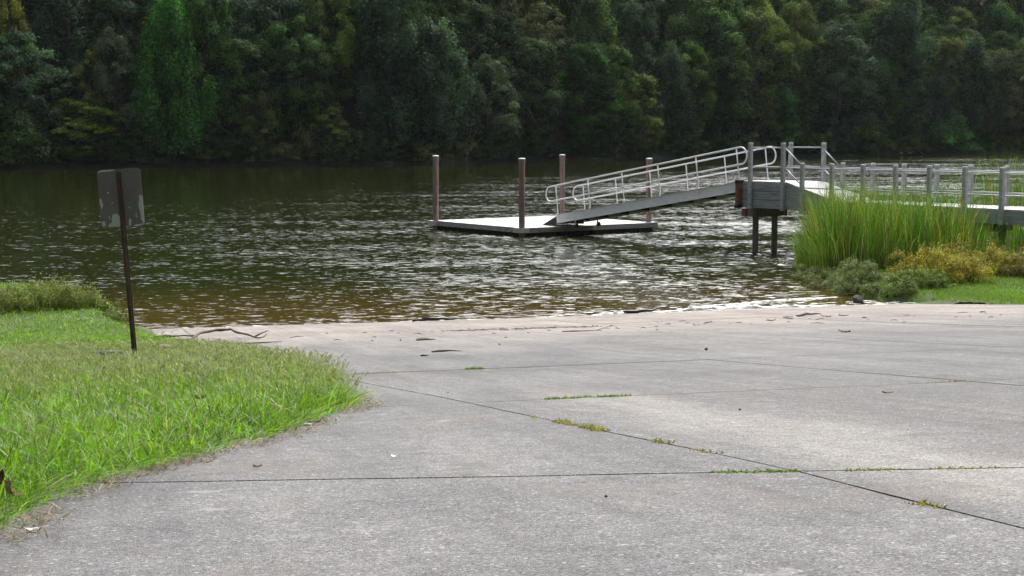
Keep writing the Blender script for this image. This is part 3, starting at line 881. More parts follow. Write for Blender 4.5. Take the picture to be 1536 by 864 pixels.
ZL, ZP, WP = 1.753, 2.276, 1.60
def deck_z(y): return ZP if y >= .75 else ZL if y <= -1.35 else ZL + (ZP - ZL) * (y + 1.35) / 2.1
END = -15.5
mb = MB()
y = END
while y < 2.72:
    y2 = min(y + .138, 2.75); z1, z2 = deck_z(y), deck_z(y2)
    jz = random.uniform(-.002, .002)
    mb.add([(-.02, y, z1 - .036 + jz), (WP + .02, y, z1 - .036 + jz), (WP + .02, y2, z2 - .036 + jz), (-.02, y2, z2 - .036 + jz), (-.02, y, z1 + jz), (WP + .02, y, z1 + jz), (WP + .02, y2, z2 + jz), (-.02, y2, z2 + jz)],
           [(3, 2, 1, 0), (4, 5, 6, 7), (0, 1, 5, 4), (1, 2, 6, 5), (2, 3, 7, 6), (3, 0, 4, 7)])
    y = y2 + .006
mb.build('deck', DECKW, pier)
for x0 in (-.035, WP - .013):
    for nb in range(3):                                          # raised platform: three boards
        z0 = 1.41 + nb * .276
        MB().box((x0, .76, z0 + .006), (x0 + .048, 2.72, z0 + .270), .006).build('fascia', WOODF, pier)
    mb = MB()
    mb.prism([(-1.35, 1.345), (.755, 1.44), (.755, ZP - .045), (-1.35, ZL - .045)], 0, x0, x0 + .048)
    mb.build('fascia', WOODF, pier)
    MB().box((x0, END, 1.345), (x0 + .048, -1.355, ZL - .04), .006).build('fascia', WOODF, pier)
MB().box((.02, 2.70, 1.42), (WP - .02, 2.745, ZP - .04), .006).build('fascia', WOODF, pier)
mb = MB()
for x0 in (.35, .8, 1.25):
    mb.box((x0 - .03, END, 1.40), (x0 + .03, -1.35, 1.70)); mb.box((x0 - .03, .76, 1.45), (x0 + .03, 2.69, 2.22))
mb.build('joist', WOODD, pier)
def post(x, y, top, bot):
    p = MB().box((x - .060, y - .060, bot), (x + .060, y + .060, top - .05), .010).build('post', WOODG, pier)
    c = MB().lathe([(.001, .0), (.077, .0), (.080, .012), (.080, .034), (.072, .052), (.001, .056)], (x, y, top - .056), 12).build('post_cap', CAPM, p)
XN, XF = -.105, WP + .105
ks = [-1.237 * k for k in range(0, 13)]
for x in (XN, XF):
    for yy in (2.29, .83): post(x, yy, 3.51, 1.38)
    for yy in ks: post(x, yy, 2.89, 1.33)
    rx = x + (.085 if x < 0 else -.085)
    for zz in (2.728, 2.12): MB().tube([(rx, 0.02, zz), (rx, END, zz)], .021, 7).build('rail', STEELG, pier)
    for zz in (3.35, 2.735): MB().tube([(rx, 2.34, zz), (rx, .80, zz)], .021, 7).build('rail', STEELG, pier)
    MB().tube([(rx, .80, 2.725), (rx, .0, 2.725)], .019, 7).build('rail', STEELG, pier)
    MB().tube([(rx, .83, 3.345), (rx, .03, 2.745)], .021, 7).build('rail', STEELG, pier)
    MB().tube([(rx, .83, 2.72), (rx, .03, 2.14)], .021, 7).build('rail', STEELG, pier)
for yb, xs_ in ((2.22, (.10, .95)), (-2.6, (.15, 1.45)), (-6.3, (.15, 1.45)), (-10, (.15, 1.45))):
    zt = 1.41 if yb > 0 else 1.345
    MB().box((-.17, yb - .13, zt - .28), (1.40 if yb > 0 else 1.75, yb + .13, zt - .005), .012).build('cap_beam', WOODD, pier)
    for x in xs_: MB().lathe([(.105, -2.4), (.102, .0), (.098, zt - .285)], (x, yb, 0), 14).build('piling', WOODD, pier)
bp = MB().box((-.22, 2.70, 1.50), (.02, 2.86, 2.215), .01).build('bumper', RUST, pier)
MB().box((-.235, 2.69, 2.20), (.035, 2.875, 2.31), .015).build('bumper_cap', BLACK, bp)
MB().box((-.235, 2.69, 1.40), (.035, 2.875, 1.515), .015).build('bumper_cap', BLACK, bp)
MB().box((-.20, 2.38, 1.135), (-.04, 2.58, 1.395), .01).build('bumper', RUST, pier)

# ------------------------------------------------------------------ gangway
gw = tag(empty('gangway', (9.05, 48.5, 0), AX), 'sloping aluminium gangway with looped handrails from pier down to dock', 'gangway')
T0, T1 = Vector((0, 2.78, 2.245)), Vector((0, 12.75, .735))
gd = (T1 - T0).normalized(); gn = Vector((0, -gd.z, gd.y)); LS = (T1 - T0).length
def G(x, s, h): p = T0 + gd * s + gn * h; return (x, p.y, p.z)
def gbox(x0, x1, s0, s1, h0, h1):
    m_ = MB(); vs = [G(x, s, h) for x in (x0, x1) for s in (s0, s1) for h in (h0, h1)]
    return m_.add(vs, [(0, 1, 3, 2), (4, 6, 7, 5), (0, 4, 5, 1), (2, 3, 7, 6), (0, 2, 6, 4), (1, 5, 7, 3)])
GW = 1.30
for x0 in (-.03, GW - .03):
    st_ = gbox(x0, x0 + .06, 0, LS, -.295, 0).build('side_channel', ALUS, gw)
    lip = gbox(x0 - .025, x0 + .085, 0, LS, .001, .018); lip.build('flange', ALU, st_)
    gbox(x0 - .025, x0 + .085, 0, LS, -.315, -.296).build('flange', ALUS, st_)
m_ = MB()
k = .08
while k < LS:
    q = gbox(.035, GW - .035, k, k + .15, -.06, -.03); m_.add(q.v, q.f); k += .156
m_.build('walkway', ALU, gw)
m_ = MB()
for k in np.linspace(.3, LS - .3, 9):
    q = gbox(.035, GW - .035, k - .03, k + .03, -.28, -.065); m_.add(q.v, q.f)
m_.build('cross_beam', BLACK, gw)
def loop_rail(x):
    h1, h0 = 1.11, .56; r_ = (h1 - h0) / 2; hc = (h1 + h0) / 2
    s0, s1 = -.06, LS + .30
    pts = []
    for a in np.linspace(0, 1, 9)[1:]: pass
    pts += [G(x, s, h1) for s in np.linspace(s0, s1, 14)]
    pts += [G(x, s1 + r_ * math.sin(a), hc + r_ * math.cos(a)) for a in np.linspace(0, math.pi, 12)[1:-1]]
    pts += [G(x, s, h0) for s in np.linspace(s1, s0, 14)]
    pts += [G(x, s0 - r_ * math.sin(a), hc - r_ * math.cos(a)) for a in np.linspace(0, math.pi, 12)[1:-1]]
    pts.append(pts[0])
    return MB().tube(pts, .027, 8, False).build('handrail', ALU, gw)
for x in (0.0, GW):
    loop_rail(x)
    for i in range(6):
        s = .12 + i * (LS - .2) / 5
        b_ = MB().tube([G(x, s, .02), G(x, s, 1.10)], .021, 8).build('baluster', ALU, gw)
        xs0 = x - .052 if x < .5 else x + .034
        gbox(xs0, xs0 + .018, s - .05, s + .05, -.14, .06).build('bracket', ALUS, b_)
fl = MB()
P0, P1 = G(0, LS, -.03), Vector((0, 13.62, .335))
for (xa, xb) in ((.05, GW - .05),):
    fl.add([(xa, P0[1], P0[2]), (xb, P0[1], P0[2]), (xb, P1.y, P1.z), (xa, P1.y, P1.z), (xa, P0[1], P0[2] - .02), (xb, P0[1], P0[2] - .02), (xb, P1.y, P1.z - .012), (xa, P1.y, P1.z - .012)],
           [(0, 1, 2, 3), (7, 6, 5, 4), (0, 4, 5, 1), (1, 5, 6, 2), (2, 6, 7, 3), (3, 7, 4, 0)])
for xa in (-.01, GW - .01):
    fl.prism([(P0[1] + .01, P0[2]), (P1.y, P1.z), (P1.y, P1.z - .012), (P0[1] + .01, .36)], 0, xa - .012, xa + .012)
fl.build('transition_plate', BLACK, gw)
for xa in (.12, GW - .12):
    s = LS - 1.05
    c = G(xa, s, 0)
    wv = MB(); wv.add([(xa - .04 * (1 if q < 12 else -1), c[1] + .085 * math.cos(q % 12 * math.pi / 6), .412 + .085 * math.sin(q % 12 * math.pi / 6)) for q in range(24)],
                      [tuple(range(12)), tuple(range(12, 24))[::-1]] + [(i, 12 + i, 12 + (i + 1) % 12, (i + 1) % 12) for i in range(12)])
    wo = wv.build('wheel', BLACK, gw)
    MB().box((xa - .055, c[1] - .03, .40), (xa - .043, c[1] + .03, c[2] - .25)).build('bracket', ALUS, wo)

# ------------------------------------------------------------------ floating dock and its pilings
m, n, b = M('sun bleached dock deck')
v = coords(n)
f = noise(n, v, 2.0, 6, .65)
n.links.new(ramp_node(n, f, [(.3, (.42, .42, .41)), (.5, (.52, .52, .51)), (.7, (.60, .60, .58))]), b.inputs['Base Color'])
b.inputs['Roughness'].default_value = .5
DOCKTOP = m
m, n, b = M('dock edge timber')
v = coords(n, (.5, .5, 3))
c = ramp_node(n, noise(n, v, 5, 6, .65), [(.3, (.15, .15, .14)), (.5, (.27, .27, .26)), (.7, (.40, .40, .38))])
alg = noise(n, coords(n, (1, 1, 2)), 1.1, 5, .6)
c = mix(n, maprange(n, alg, .46, .60, 0, .75, True), c, (.17, .145, .035))
n.links.new(c, b.inputs['Base Color']); b.inputs['Roughness'].default_value = .85
DOCKALG = m
DOCKEDGE = simple('grey dock edge', (.33, .335, .33), .85, var=.4, scale=4, stretch=(.6, .6, 3))
GALV = simple('pale collar', (.50, .50, .48), .6, .1, var=.2)
dk_ = tag(empty('floating_dock', (.42, 57.5, 0), AX), 'square floating dock with pale deck on black floats around four pilings', 'dock')
DX, DY, DZ = 6.5, 6.43, .32
mb = MB()
y = .06
while y < DY - .06:
    y2 = min(y + .19, DY - .055); mb.box((.055, y, DZ - .04), (DX - .055, y2, DZ + random.uniform(-.002, .002))); y = y2 + .006
mb.build('deck', DOCKTOP, dk_)
MB().box((0, 0, DZ - .185), (DX, .05, DZ + .008), .006).build('fascia', DOCKALG, dk_)
MB().box((0, DY - .05, DZ - .185), (DX, DY, DZ + .008), .006).build('fascia', DOCKALG, dk_)
MB().box((0, .051, DZ - .185), (.05, DY - .051, DZ + .008), .006).build('fascia', DOCKEDGE, dk_)
MB().box((DX - .05, .051, DZ - .185), (DX, DY - .051, DZ + .008), .006).build('fascia', DOCKEDGE, dk_)
for i in range(4):
    for j in range(4):
        x0, y0 = .12 + i * 1.58, .12 + j * 1.57
        mb = MB().box((x0, y0, -.28), (x0 + 1.50, y0 + 1.49, .13), .03)
        if i in (0, 3) or j in (0, 3):
            for q in np.linspace(.08, 1.36, 7):
                mb.box((x0 + q, y0 - .028, -.2), (x0 + q + .07, y0 + 1.518, .125)); mb.box((x0 - .028, y0 + q, -.2), (x0 + 1.528, y0 + q + .07, .125))
        mb.build('float', BLACK, dk_)
PILE = simple('weathered red-brown pile sleeve', (.235, .162, .146), .7, var=.35, scale=5, stretch=(3, 3, .4), bmp=.004, dark=(.14, .092, .085))
for (x, y, tp, lab) in ((.05, .17, 2.90, 'red-brown dock piling at the corner nearest the camera'), (.05, 6.07, 2.93, 'red-brown dock piling at the left corner of the dock'),
                        (6.42, 6.13, 2.92, 'red-brown dock piling at the back corner behind the gangway foot'), (6.42, .48, 2.84, 'red-brown dock piling at the right corner seen through the gangway railing')):
    sx = -.19 if x < 1 else DX - .27
    cb_ = MB()
    X0, X1, Y0, Y1 = (-.19, .24, y - .22, y + .22) if x < 1 else (DX - .26, DX + .17, y - .22, y + .22)
    for (a, b_) in (((X0, Y0), (X1, y - .125)), ((X0, y + .125), (X1, Y1)), ((X0, y - .1245), (x - .125, y + .1245)), ((x + .125, y - .1245), (X1, y + .1245))):
        cb_.box((a[0], a[1], DZ - .17), (b_[0], b_[1], DZ + .014))
    cb_.build('pile_collar', GALV, dk_)
    wx_, wy_ = .42 + .816 * x - .577 * y, 57.5 + .577 * x + .816 * y
    p = tag(empty('piling', (wx_, wy_, 0), AX), lab, 'piling', 'pilings of the floating dock')
    MB().lathe([(.112, -2.6), (.112, tp - .17)], (0, 0, 0), 20).build('sleeve', PILE, p)
    MB().lathe([(.112, tp - .17), (.128, tp - .165), (.128, tp - .05), (.122, tp - .048)], (0, 0, .001), 20).build('collar', PILE, p)
    MB().lathe([(.128, tp - .045), (.130, tp - .025), (.09, tp - .006), (.001, tp)], (0, 0, .001), 20).build('pile_cap', CAPM, p)

# ------------------------------------------------------------------ sign seen from behind
m, n, b = M('peeling sign back')
t_ = n.nodes.new('ShaderNodeTexCoord'); P = t_.outputs['Object']
c = ramp_node(n, noise(n, P, 4, 6, .65), [(.3, (.108, .094, .104)), (.5, (.134, .116, .126)), (.72, (.16, .141, .148))])
dn = noise(n, P, 9, 6, .65, 'Color'); sb = n.nodes.new('ShaderNodeVectorMath'); sb.operation = 'MULTIPLY_ADD'
n.links.new(dn, sb.inputs[0]); sb.inputs[1].default_value = (.06, 0, .08); n.links.new(P, sb.inputs[2])
tot = None
for (bx, bz, rx, rz) in ((-.085, -.28, .062, .095), (-.13, -.33, .05, .03), (.252, -.10, .034, .12), (.262, -.24, .028, .09), (-.255, -.06, .02, .05), (.09, -.30, .018, .05), (-.17, .335, .12, .012), (-.155, .06, .009, .012), (-.17, -.23, .006, .03), (.18, -.22, .006, .03), (.1, -.12, .009, .009), (-.11, -.05, .008, .008), (-.25, -.31, .03, .03), (.2, -.335, .06, .010)):
    d_ = n.nodes.new('ShaderNodeVectorMath'); d_.operation = 'MULTIPLY_ADD'
    n.links.new(sb.outputs[0], d_.inputs[0]); d_.inputs[1].default_value = (1.07 / rx, 0, 1.07 / rz); d_.inputs[2].default_value = (-(bx + .032) / rx, 0, -(bz + .043) / rz)
    ln_ = n.nodes.new('ShaderNodeVectorMath'); ln_.operation = 'LENGTH'; n.links.new(d_.outputs[0], ln_.inputs[0])
    q = math_(n, 'LESS_THAN', ln_.outputs['Value'], 1.0)
    tot = q if tot is None else math_(n, 'MAXIMUM', tot, q)
c = mix(n, tot, c, (.40, .41, .43))
n.links.new(c, b.inputs['Base Color']); b.inputs['Roughness'].default_value = .7
SIGNM = m
RUSTD = simple('rusty dark steel', (.085, .056, .046), .8, .3, var=.45, scale=16, stretch=(1, 1, .35), bmp=.002, dark=(.022, .017, .016))
sx, sy = -4.29, 17.65
sz = float(lawn_z(np.array(sx), np.array(sy), seg_sdf(np.array([sx]), np.array([sy]), LAWN_L)[0]))
sg = tag(empty('sign', (sx, sy, sz)), 'weathered grey sign seen from behind on a leaning rusty post in grass', 'sign')
sg.rotation_euler = (R(1.5), R(-3.3), R(-8))
SH_ = 2.12
mb = MB()                                                       # U-channel post, open side away from the panel
mb.prism([(a * .8, c_) for a, c_ in [(-.038, -.012), (-.026, -.012), (-.017, -.036), (.017, -.036), (.026, -.012), (.038, -.012), (.038, -.008), (.023, -.008), (.0145, -.032), (-.0145, -.032), (-.023, -.008), (-.038, -.008)]], 2, -.4, SH_ - .02)
mb.build('post', RUSTD, sg)
hw, hh, rc = .254, .322, .045
pl = []
for (qx, qz, a0) in ((hw - rc, hh - rc, 0), (-hw + rc, hh - rc, 90), (-hw + rc, -hh + rc, 180), (hw - rc, -hh + rc, 270)):
    pl += [(qx + rc * math.cos(R(a0 + a)), qz + rc * math.sin(R(a0 + a))) for a in range(0, 91, 15)]
mb = MB().prism(pl, 1, -.006, -.002)
po = mb.build('panel', SIGNM, sg); po.location = (0, 0, SH_ - hh + .01)
for zz in (SH_ - .09, SH_ - .56):
    bo = MB().add([(.013 * math.cos(k * math.pi / 3), -.037 - .010 * (i), .013 * math.sin(k * math.pi / 3)) for i in (0, 1) for k in range(6)],
             [tuple(range(6)), tuple(range(6, 12))[::-1]] + [(k, 6 + k, 6 + (k + 1) % 6, (k + 1) % 6) for k in range(6)]).build('bolt', RUSTD, sg)
    bo.location = (0, 0, zz)

# ------------------------------------------------------------------ low bushes on both banks
def bush(name, blobs, n_, leaf, tint, label, stems=26, spiky=.0, cat='bush', trans=.3, var=.3, mat=None):
    """blobs: (x, y, rx, ry, h) heaps of leaves on the bank, in world metres"""
    cs, ns_, tp = [], [], []
    tot = sum(q[2] * q[3] + q[2] * q[4] for q in blobs)
    cx0, cy0 = blobs[0][0], blobs[0][1]
    gz = float(ground_at(cx0, cy0))
    tb = MB()
    for (x, y, rx, ry, h) in blobs:
        k = int(n_ * (rx * ry + rx * h) / tot)
        z0 = float(ground_at(x, y)) - gz
        cl_ = []
        for _ in range(int(26 + 22 * rx)):
            u = rng.normal(size=3); u[2] = abs(u[2]); u /= np.linalg.norm(u); f = rng.uniform(.4, .98)
            cl_.append((x - cx0 + u[0] * rx * f, y - cy0 + u[1] * ry * f, z0 + u[2] * h * f, rng.uniform(.10, .26) * min(rx, 1.2)))
        cl_ = np.array(cl_)
        pick = rng.integers(0, len(cl_), k)
        u = rng.normal(size=(k, 3)); u /= np.linalg.norm(u, axis=1, keepdims=True)
        p = cl_[pick, :3] + u * cl_[pick, 3:4] * np.cbrt(rng.uniform(.05, 1, k))[:, None] * np.array([1, 1, .8])
        sp = rng.random(k) < spiky
        p[sp, 2] += np.abs(rng.normal(0, .16, sp.sum())) * h
        p[:, 2] = np.maximum(p[:, 2], z0 + .01)
        cs.append(p); ns_.append(u + [0, -.2, .7] + rng.normal(0, .5, (k, 3)))
        tp.append(jitter_tint(k, tint, var, .1) * np.exp(rng.normal(0, .18, len(cl_)))[pick][:, None])
        for c in cl_[rng.permutation(len(cl_))[:stems]]:
            e = Vector(c[:3]) + Vector((0, 0, c[3] * .7)); b_ = Vector((x - cx0 + rng.uniform(-.3, .3) * rx, y - cy0 + rng.uniform(-.3, .3) * ry, z0 - .05))
            tb.tube([b_, b_.lerp(e, .5) + Vector(rng.normal(0, .03, 3)), e], [.008, .006, .003], 4)
    PP = [leaves(np.concatenate(cs), np.concatenate(ns_), leaf * rng.uniform(.55, 1.4, sum(map(len, cs))), np.concatenate(tp), .5)]
    if spiky > .28:                                              # long grass growing through the heap
        for (x, y, rx, ry, h) in blobs:
            k = int(420 * rx); a = rng.uniform(0, 6.28, k); f = np.sqrt(rng.random(k)) * .95
            bx, by = x - cx0 + rx * f * np.cos(a), y - cy0 + ry * f * np.sin(a)
            PP.append(blades(np.stack([bx, by, np.full(k, float(ground_at(x, y)) - gz - .03)], -1), h * (1.15 - .45 * f) * rng.uniform(.6, 1.35, k), rng.uniform(.008, .016, k), a + rng.normal(0, .9, k), rng.uniform(.2, 1.0, k), jitter_tint(k, (.18, .24, .065), .35, .1), 4))
    V_, l_, s_, c_ = merge(PP)
    r = tag(empty(name, (cx0, cy0, gz)), label, cat)
    link('foliage', np_mesh('foliage', V_, l_, s_, None, c_), MAT_BUSH, r)
    tb.build('stem', STEM, r)
def ground_at(x, y):
    P_ = LAWN_L if x < 0 else LAWN_R
    d = seg_sdf(np.array([x]), np.array([y]), P_)
    return max(float(lawn_z(np.array([x]), np.array([y]), d)[0]), -.05)
MAT_BUSH = leafmat('bush leaves', trans=.32, rough=.6, spec=.2)
STEM = simple('bush stem', (.10, .075, .04), .9, var=.4)
bush('yellow_bush', [(10.25, 38.0, .75, .6, .80), (11.0, 37.6, .8, .55, .58), (9.6, 38.4, .5, .5, .62)], 15000, .042, (.37, .325, .05), 'golden yellow bush in front of the reeds on the right bank', 40, .25)
bush('olive_bush', [(11.45, 39.4, .8, .6, .85), (12.3, 39.0, .8, .6, .72)], 12000, .042, (.29, .265, .055), 'olive yellow bush behind the golden bush under the pier', 36, .25)
bush('brown_bush', [(12.9, 38.6, .9, .6, .62), (13.8, 38.0, .9, .6, .55)], 7000, .05, (.21, .175, .055), 'brownish low bush at the right edge under the pier')
bush('grey_shrub', [(7.75, 40.7, .45, .6, .40), (7.68, 39.6, .5, .6, .46), (7.62, 38.5, .42, .45, .36), (8.25, 38.2, .6, .55, .50)], 11000, .035, (.17, .21, .085), 'grey-green shrub hanging into the water at the foot of the reeds', 30, .1)
bush('grey_shrub', [(8.45, 37.4, .8, .55, .50), (8.1, 36.9, .5, .45, .36), (8.4, 36.2, .4, .4, .28)], 11000, .035, (.15, .195, .07), 'grey-green shrub beside the lapping wave on the right shore', 30, .1)
bush('green_shrub', [(9.25, 36.3, .7, .5, .48), (8.85, 35.6, .5, .4, .32), (9.85, 36.5, .55, .45, .42)], 12000, .037, (.14, .205, .05), 'low dull green shrub between the golden bush and the concrete ramp', 30, .1)
bush('weedy_bush', [(-9.55, 32.0, .85, .6, .60), (-10.2, 31.6, .7, .6, .45), (-8.95, 32.2, .5, .45, .40)], 11000, .04, (.18, .21, .06), 'tangled weedy mound of green and brown stems on the left bank', 60, .45)
bush('weedy_bush', [(-11.0, 31.6, .8, .6, .46), (-11.8, 31.2, .8, .6, .40)], 7000, .04, (.19, .225, .06), 'weedy green mound at the left edge of the bank', 40, .4)
bush('low_weeds', [(-8.5, 32.3, .4, .4, .26), (-8.15, 31.7, .35, .35, .18), (-8.0, 31.0, .3, .3, .13)], 3200, .04, (.15, .19, .05), 'low weeds at the tip of the left bank beside the water', 20, .3)

# ------------------------------------------------------------------ weeds in the slab joints
MAT_WEED = MAT_GRASS
def weed(pts, n_, h, tint, label, spread=.02):
    P_ = np.array(pts, float)
    k = rng.uniform(0, len(P_) - 1, n_); i = np.minimum(k.astype(int), len(P_) - 2); f = (k - i)[:, None]
    q = P_[i] * (1 - f) + P_[i + 1] * f
    tt, mm = q[:, 0] + rng.normal(0, spread, n_), q[:, 1] + rng.normal(0, spread, n_)
    x, y = xy_of(tt, mm)
    keepd = vnoise(x, y, 6, 33) > .28
    x, y, tt, mm = x[keepd], y[keepd], tt[keepd], mm[keepd]; N = len(x)
    c0 = np.array([x.mean(), y.mean(), float(zr(tt).mean())])
    V_, l_, s_, c_ = blades(np.stack([x, y, zr(tt) - .004], -1) - c0, h * .75 * rng.uniform(.4, 1.3, N), rng.uniform(.005, .010, N) * (1 + y / 25), rng.uniform(0, 6.28, N), rng.uniform(.4, 1.6, N), jitter_tint(N, tint, .25, .1), 2)
    o = link('weed_tuft', np_mesh('weed_tuft', V_, l_, s_, None, c_), MAT_WEED); o.location = c0
    tag(o, label, 'weeds', 'weeds growing in the slab joints')
Y1, Y2 = (.22, .20, .045), (.13, .20, .025)
def on_tra(k, m0, m1, q=8): return [(tra(k, m), m) for m in np.linspace(m0, m1, q)]
def on_lon(j, t0, t1, q=8): return [(t, lon(j, t)) for t in np.linspace(t0, t1, q)]
weed(on_tra(3, 2.55, 3.1), 420, .035, Y2, 'long strip of green weeds in the joint at mid ramp')
weed(on_tra(3, 3.15, 3.75), 160, .012, Y1, 'thin mossy line continuing right from the long weed strip')
weed(on_lon(3, 23.15, 23.75), 300, .035, Y1, 'yellow-green weed strip on the slanting joint left of the crossing')
weed(on_lon(3, 23.85, 24.15), 190, .04, Y1, 'fluffy weed clump next along the slanting joint')
weed(on_lon(3, 24.7, 24.9), 90, .03, Y1, 'small weed clump midway along the slanting joint')
weed(on_lon(3, 25.15, 25.4), 70, .02, Y1, 'faint dry weeds on the slanting joint just before the crossing')
weed(on_tra(2, 2.0, 2.30), 240, .022, Y2, 'green weeds at the crossing of two joints')
weed(on_tra(2, 2.44, 2.60), 130, .018, Y2, 'short moss strip right of the joint crossing')
weed(on_tra(2, 2.72, 2.95), 110, .016, Y1, 'moss strip in the joint near the right edge of the picture')
weed(on_lon(3, 27.0, 27.15), 60, .03, Y1, 'single weed tuft on the joint in the lower right')
weed(on_tra(4, 1.95, 2.3), 220, .022, Y1, 'weed strip in the joint beside the grass point')
weed(on_tra(4, 2.95, 3.08, 4), 150, .05, Y2, 'dark green weed tuft standing alone at mid ramp')
weed(on_tra(4, 2.6, 3.35), 120, .012, Y1, 'thin moss line around the lone weed tuft')
weed([(13.7, 1.65), (13.5, 1.95)], 220, .05, (.20, .22, .07), 'flat weed clump on the sand right of the lawn')
weed([(11.0, .55), (10.9, .95)], 200, .04, (.18, .20, .05), 'weeds lying beside the curved driftwood')
weed(on_tra(5, 4.6, 5.4), 130, .014, Y1, 'faint moss in a joint on the upper middle of the ramp')
weed(on_tra(3, 5.2, 5.45), 90, .022, Y1, 'small weeds where joints meet on the right of the ramp')

# ------------------------------------------------------------------ driftwood, twigs, leaves, pebbles
DRIFT = simple('weathered driftwood', (.11, .085, .065), .85, var=.4, scale=12, bmp=.004)
WETW = simple('wet dark driftwood', (.022, .018, .015), .45, var=.4, scale=10, bmp=.005)
def ramp_pt(t, m, dz=0.0): x, y = xy_of(t, m); return Vector((x, y, float(zr(t)) + dz))
def stick(name, path, r, mat, label, cat='stick', group=None, forks=()):
    """path of (t, m, lift) on the ramp"""
    o0 = ramp_pt(path[0][0], path[0][1])
    P_ = [ramp_pt(t, m, l + r * .9) - o0 for t, m, l in path]
    Q = []
    for i in range(len(P_) - 1):
        for f in np.linspace(0, 1, 5)[:-1]: Q.append(P_[i].lerp(P_[i + 1], f) + Vector(rng.normal(0, r * .18, 3)))
    Q.append(P_[-1]); q = len(Q)
    mb = MB().tube(Q, [r * (1.0 - .6 * abs(2 * i / (q - 1) - .75)) * rng.uniform(.85, 1.15) for i in range(q)], 7)
    for (i, dx, dy, dz) in forks:
        s_ = Q[min(i, q - 1)]; e = s_ + Vector((dx, dy, dz)); mb.tube([s_, s_.lerp(e, .5) + Vector((0, 0, .01)), e], [r * .6, r * .45, r * .2], 6)
    o = mb.build(name, mat); o.location = o0
    return tag(o, label, cat, group)
stick('driftwood_branch', [(7.5, .62, .0), (6.9, .98, .0), (6.3, 1.15, .08), (5.9, 1.42, .11), (5.9, 1.65, .11), (6.6, 1.85, .04), (7.3, 2.0, .0), (7.0, 2.12, .05)], .025, DRIFT, 'curved driftwood branch arching over the sand near the lawn tip', 'driftwood', None, ((22, .18, .25, .07), (6, -.35, .0, .0)))
stick('driftwood_stick', [(5.3, .45, 0), (5.45, .7, .02), (5.4, .86, 0)], .028, DRIFT, 'short stout piece of driftwood left of the curved branch', 'driftwood')
stick('twig', [(8.9, 1.5, 0), (8.7, 1.9, 0), (8.6, 2.2, 0)], .011, DRIFT, 'thin dark stick lying below the curved branch', 'stick')
stick('driftwood_log', [(.62, 5.55, 0), (62e-2, 6.0, .02), (.52, 6.35, .01), (.50, 6.58, .02)], .038, WETW, 'dark wet log at the waterline below the dock', 'driftwood', None, ((4, -.25, -.06, .03),))
stick('driftwood_log', [(.12, 10.2, 0), (.16, 10.6, .02), (-.02, 11.1, .05)], .045, WETW, 'black wet log at the waterline left of the white wave', 'driftwood')
stick('twig', [(13.65, 3.40, 0), (13.72, 3.55, .01), (13.75, 3.73, 0)], .012, WETW, 'straight dark stick on the concrete at left centre', 'stick')
stick('twig', [(14.6, 3.1, 0), (14.55, 3.2, 0)], .012, WETW, 'tiny dark twig just below the straight dark stick', 'stick')
stick('twig', [(9.7, 3.95, 0), (9.6, 4.25, 0)], .014, DRIFT, 'brown twig on the ramp above the straight dark stick', 'stick')
stick('twig', [(8.0, 6.55, 0), (8.0, 7.2, 0)], .011, DRIFT, 'long thin pale twig in the middle of the ramp', 'stick')
stick('driftwood_stick', [(5.5, 11.75, 0), (5.2, 12.1, .02), (5.0, 12.5, 0)], .024, DRIFT, 'reddish-brown stick near the water at right', 'driftwood')
BARKB = simple('bark scraps', (.13, .095, .07), .9, var=.5, scale=20)
def scrap(name, t, m, sx_, sy_, hz, mat, label, cat, group=None, seed=0, flat=True):
    """a curled scrap of bark or a leaf: a bent, uneven sheet with thickness"""
    g = np.random.default_rng(seed); n_ = 9
    vs = []
    for i in range(n_):
        u = i / (n_ - 1) * 2 - 1
        wv = sy_ * math.sqrt(max(1 - abs(u) ** 1.7, .02)) * g.uniform(.75, 1.1)
        for q in (-1, -.3, .35, 1):
            vs.append((u * sx_ + g.normal(0, sx_ * .03), q * wv, hz * (.35 + .9 * u * u * g.uniform(.4, 1.0) + .5 * q * q * g.uniform(.3, 1.0))))
    mb = MB(); N_ = len(vs)
    mb.add(vs + [(a, b_, c - .004) for a, b_, c in vs], [(i * 4 + k, i * 4 + 4 + k, i * 4 + 5 + k, i * 4 + 1 + k) for i in range(n_ - 1) for k in range(3)] + [(N_ + i * 4 + 1 + k, N_ + i * 4 + 5 + k, N_ + i * 4 + 4 + k, N_ + i * 4 + k) for i in range(n_ - 1) for k in range(3)])
    o = mb.build(name, mat); o.location = ramp_pt(t, m, .006); o.rotation_euler = (g.normal(0, .1), g.normal(0, .1), g.uniform(-.7, .7) - PHI * 0)
    return tag(o, label, cat, group)
LEAF_T = simple('dry tan leaf', (.36, .24, .15), .8, var=.35, scale=25)
LEAF_B = simple('dry brown leaf', (.14, .075, .04), .85, var=.4, scale=25)
WHITE = simple('white scrap', (.72, .71, .68), .7, var=.1)
for i, (t, m, lab) in enumerate(((6.6, 9.55, 'dark bark scrap in the drift line beside yellow bits'), (6.9, 10.6, 'brown bark scrap in the drift line at centre right'), (6.3, 11.2, 'flat bark scrap left of the two small pieces near the water'),
                                 (5.7, 11.5, 'small bark scrap nearest the reddish-brown stick'), (6.2, 12.0, 'bark scrap below the reddish-brown stick, left one'), (6.1, 12.4, 'bark scrap below the reddish-brown stick, right one'), (7.2, 14.6, 'lone bark scrap on the far right of the ramp'))):
    scrap('bark_scrap', t, m, .09, .03, .02, BARKB, lab, 'bark', 'bark scraps on the ramp', 300 + i)
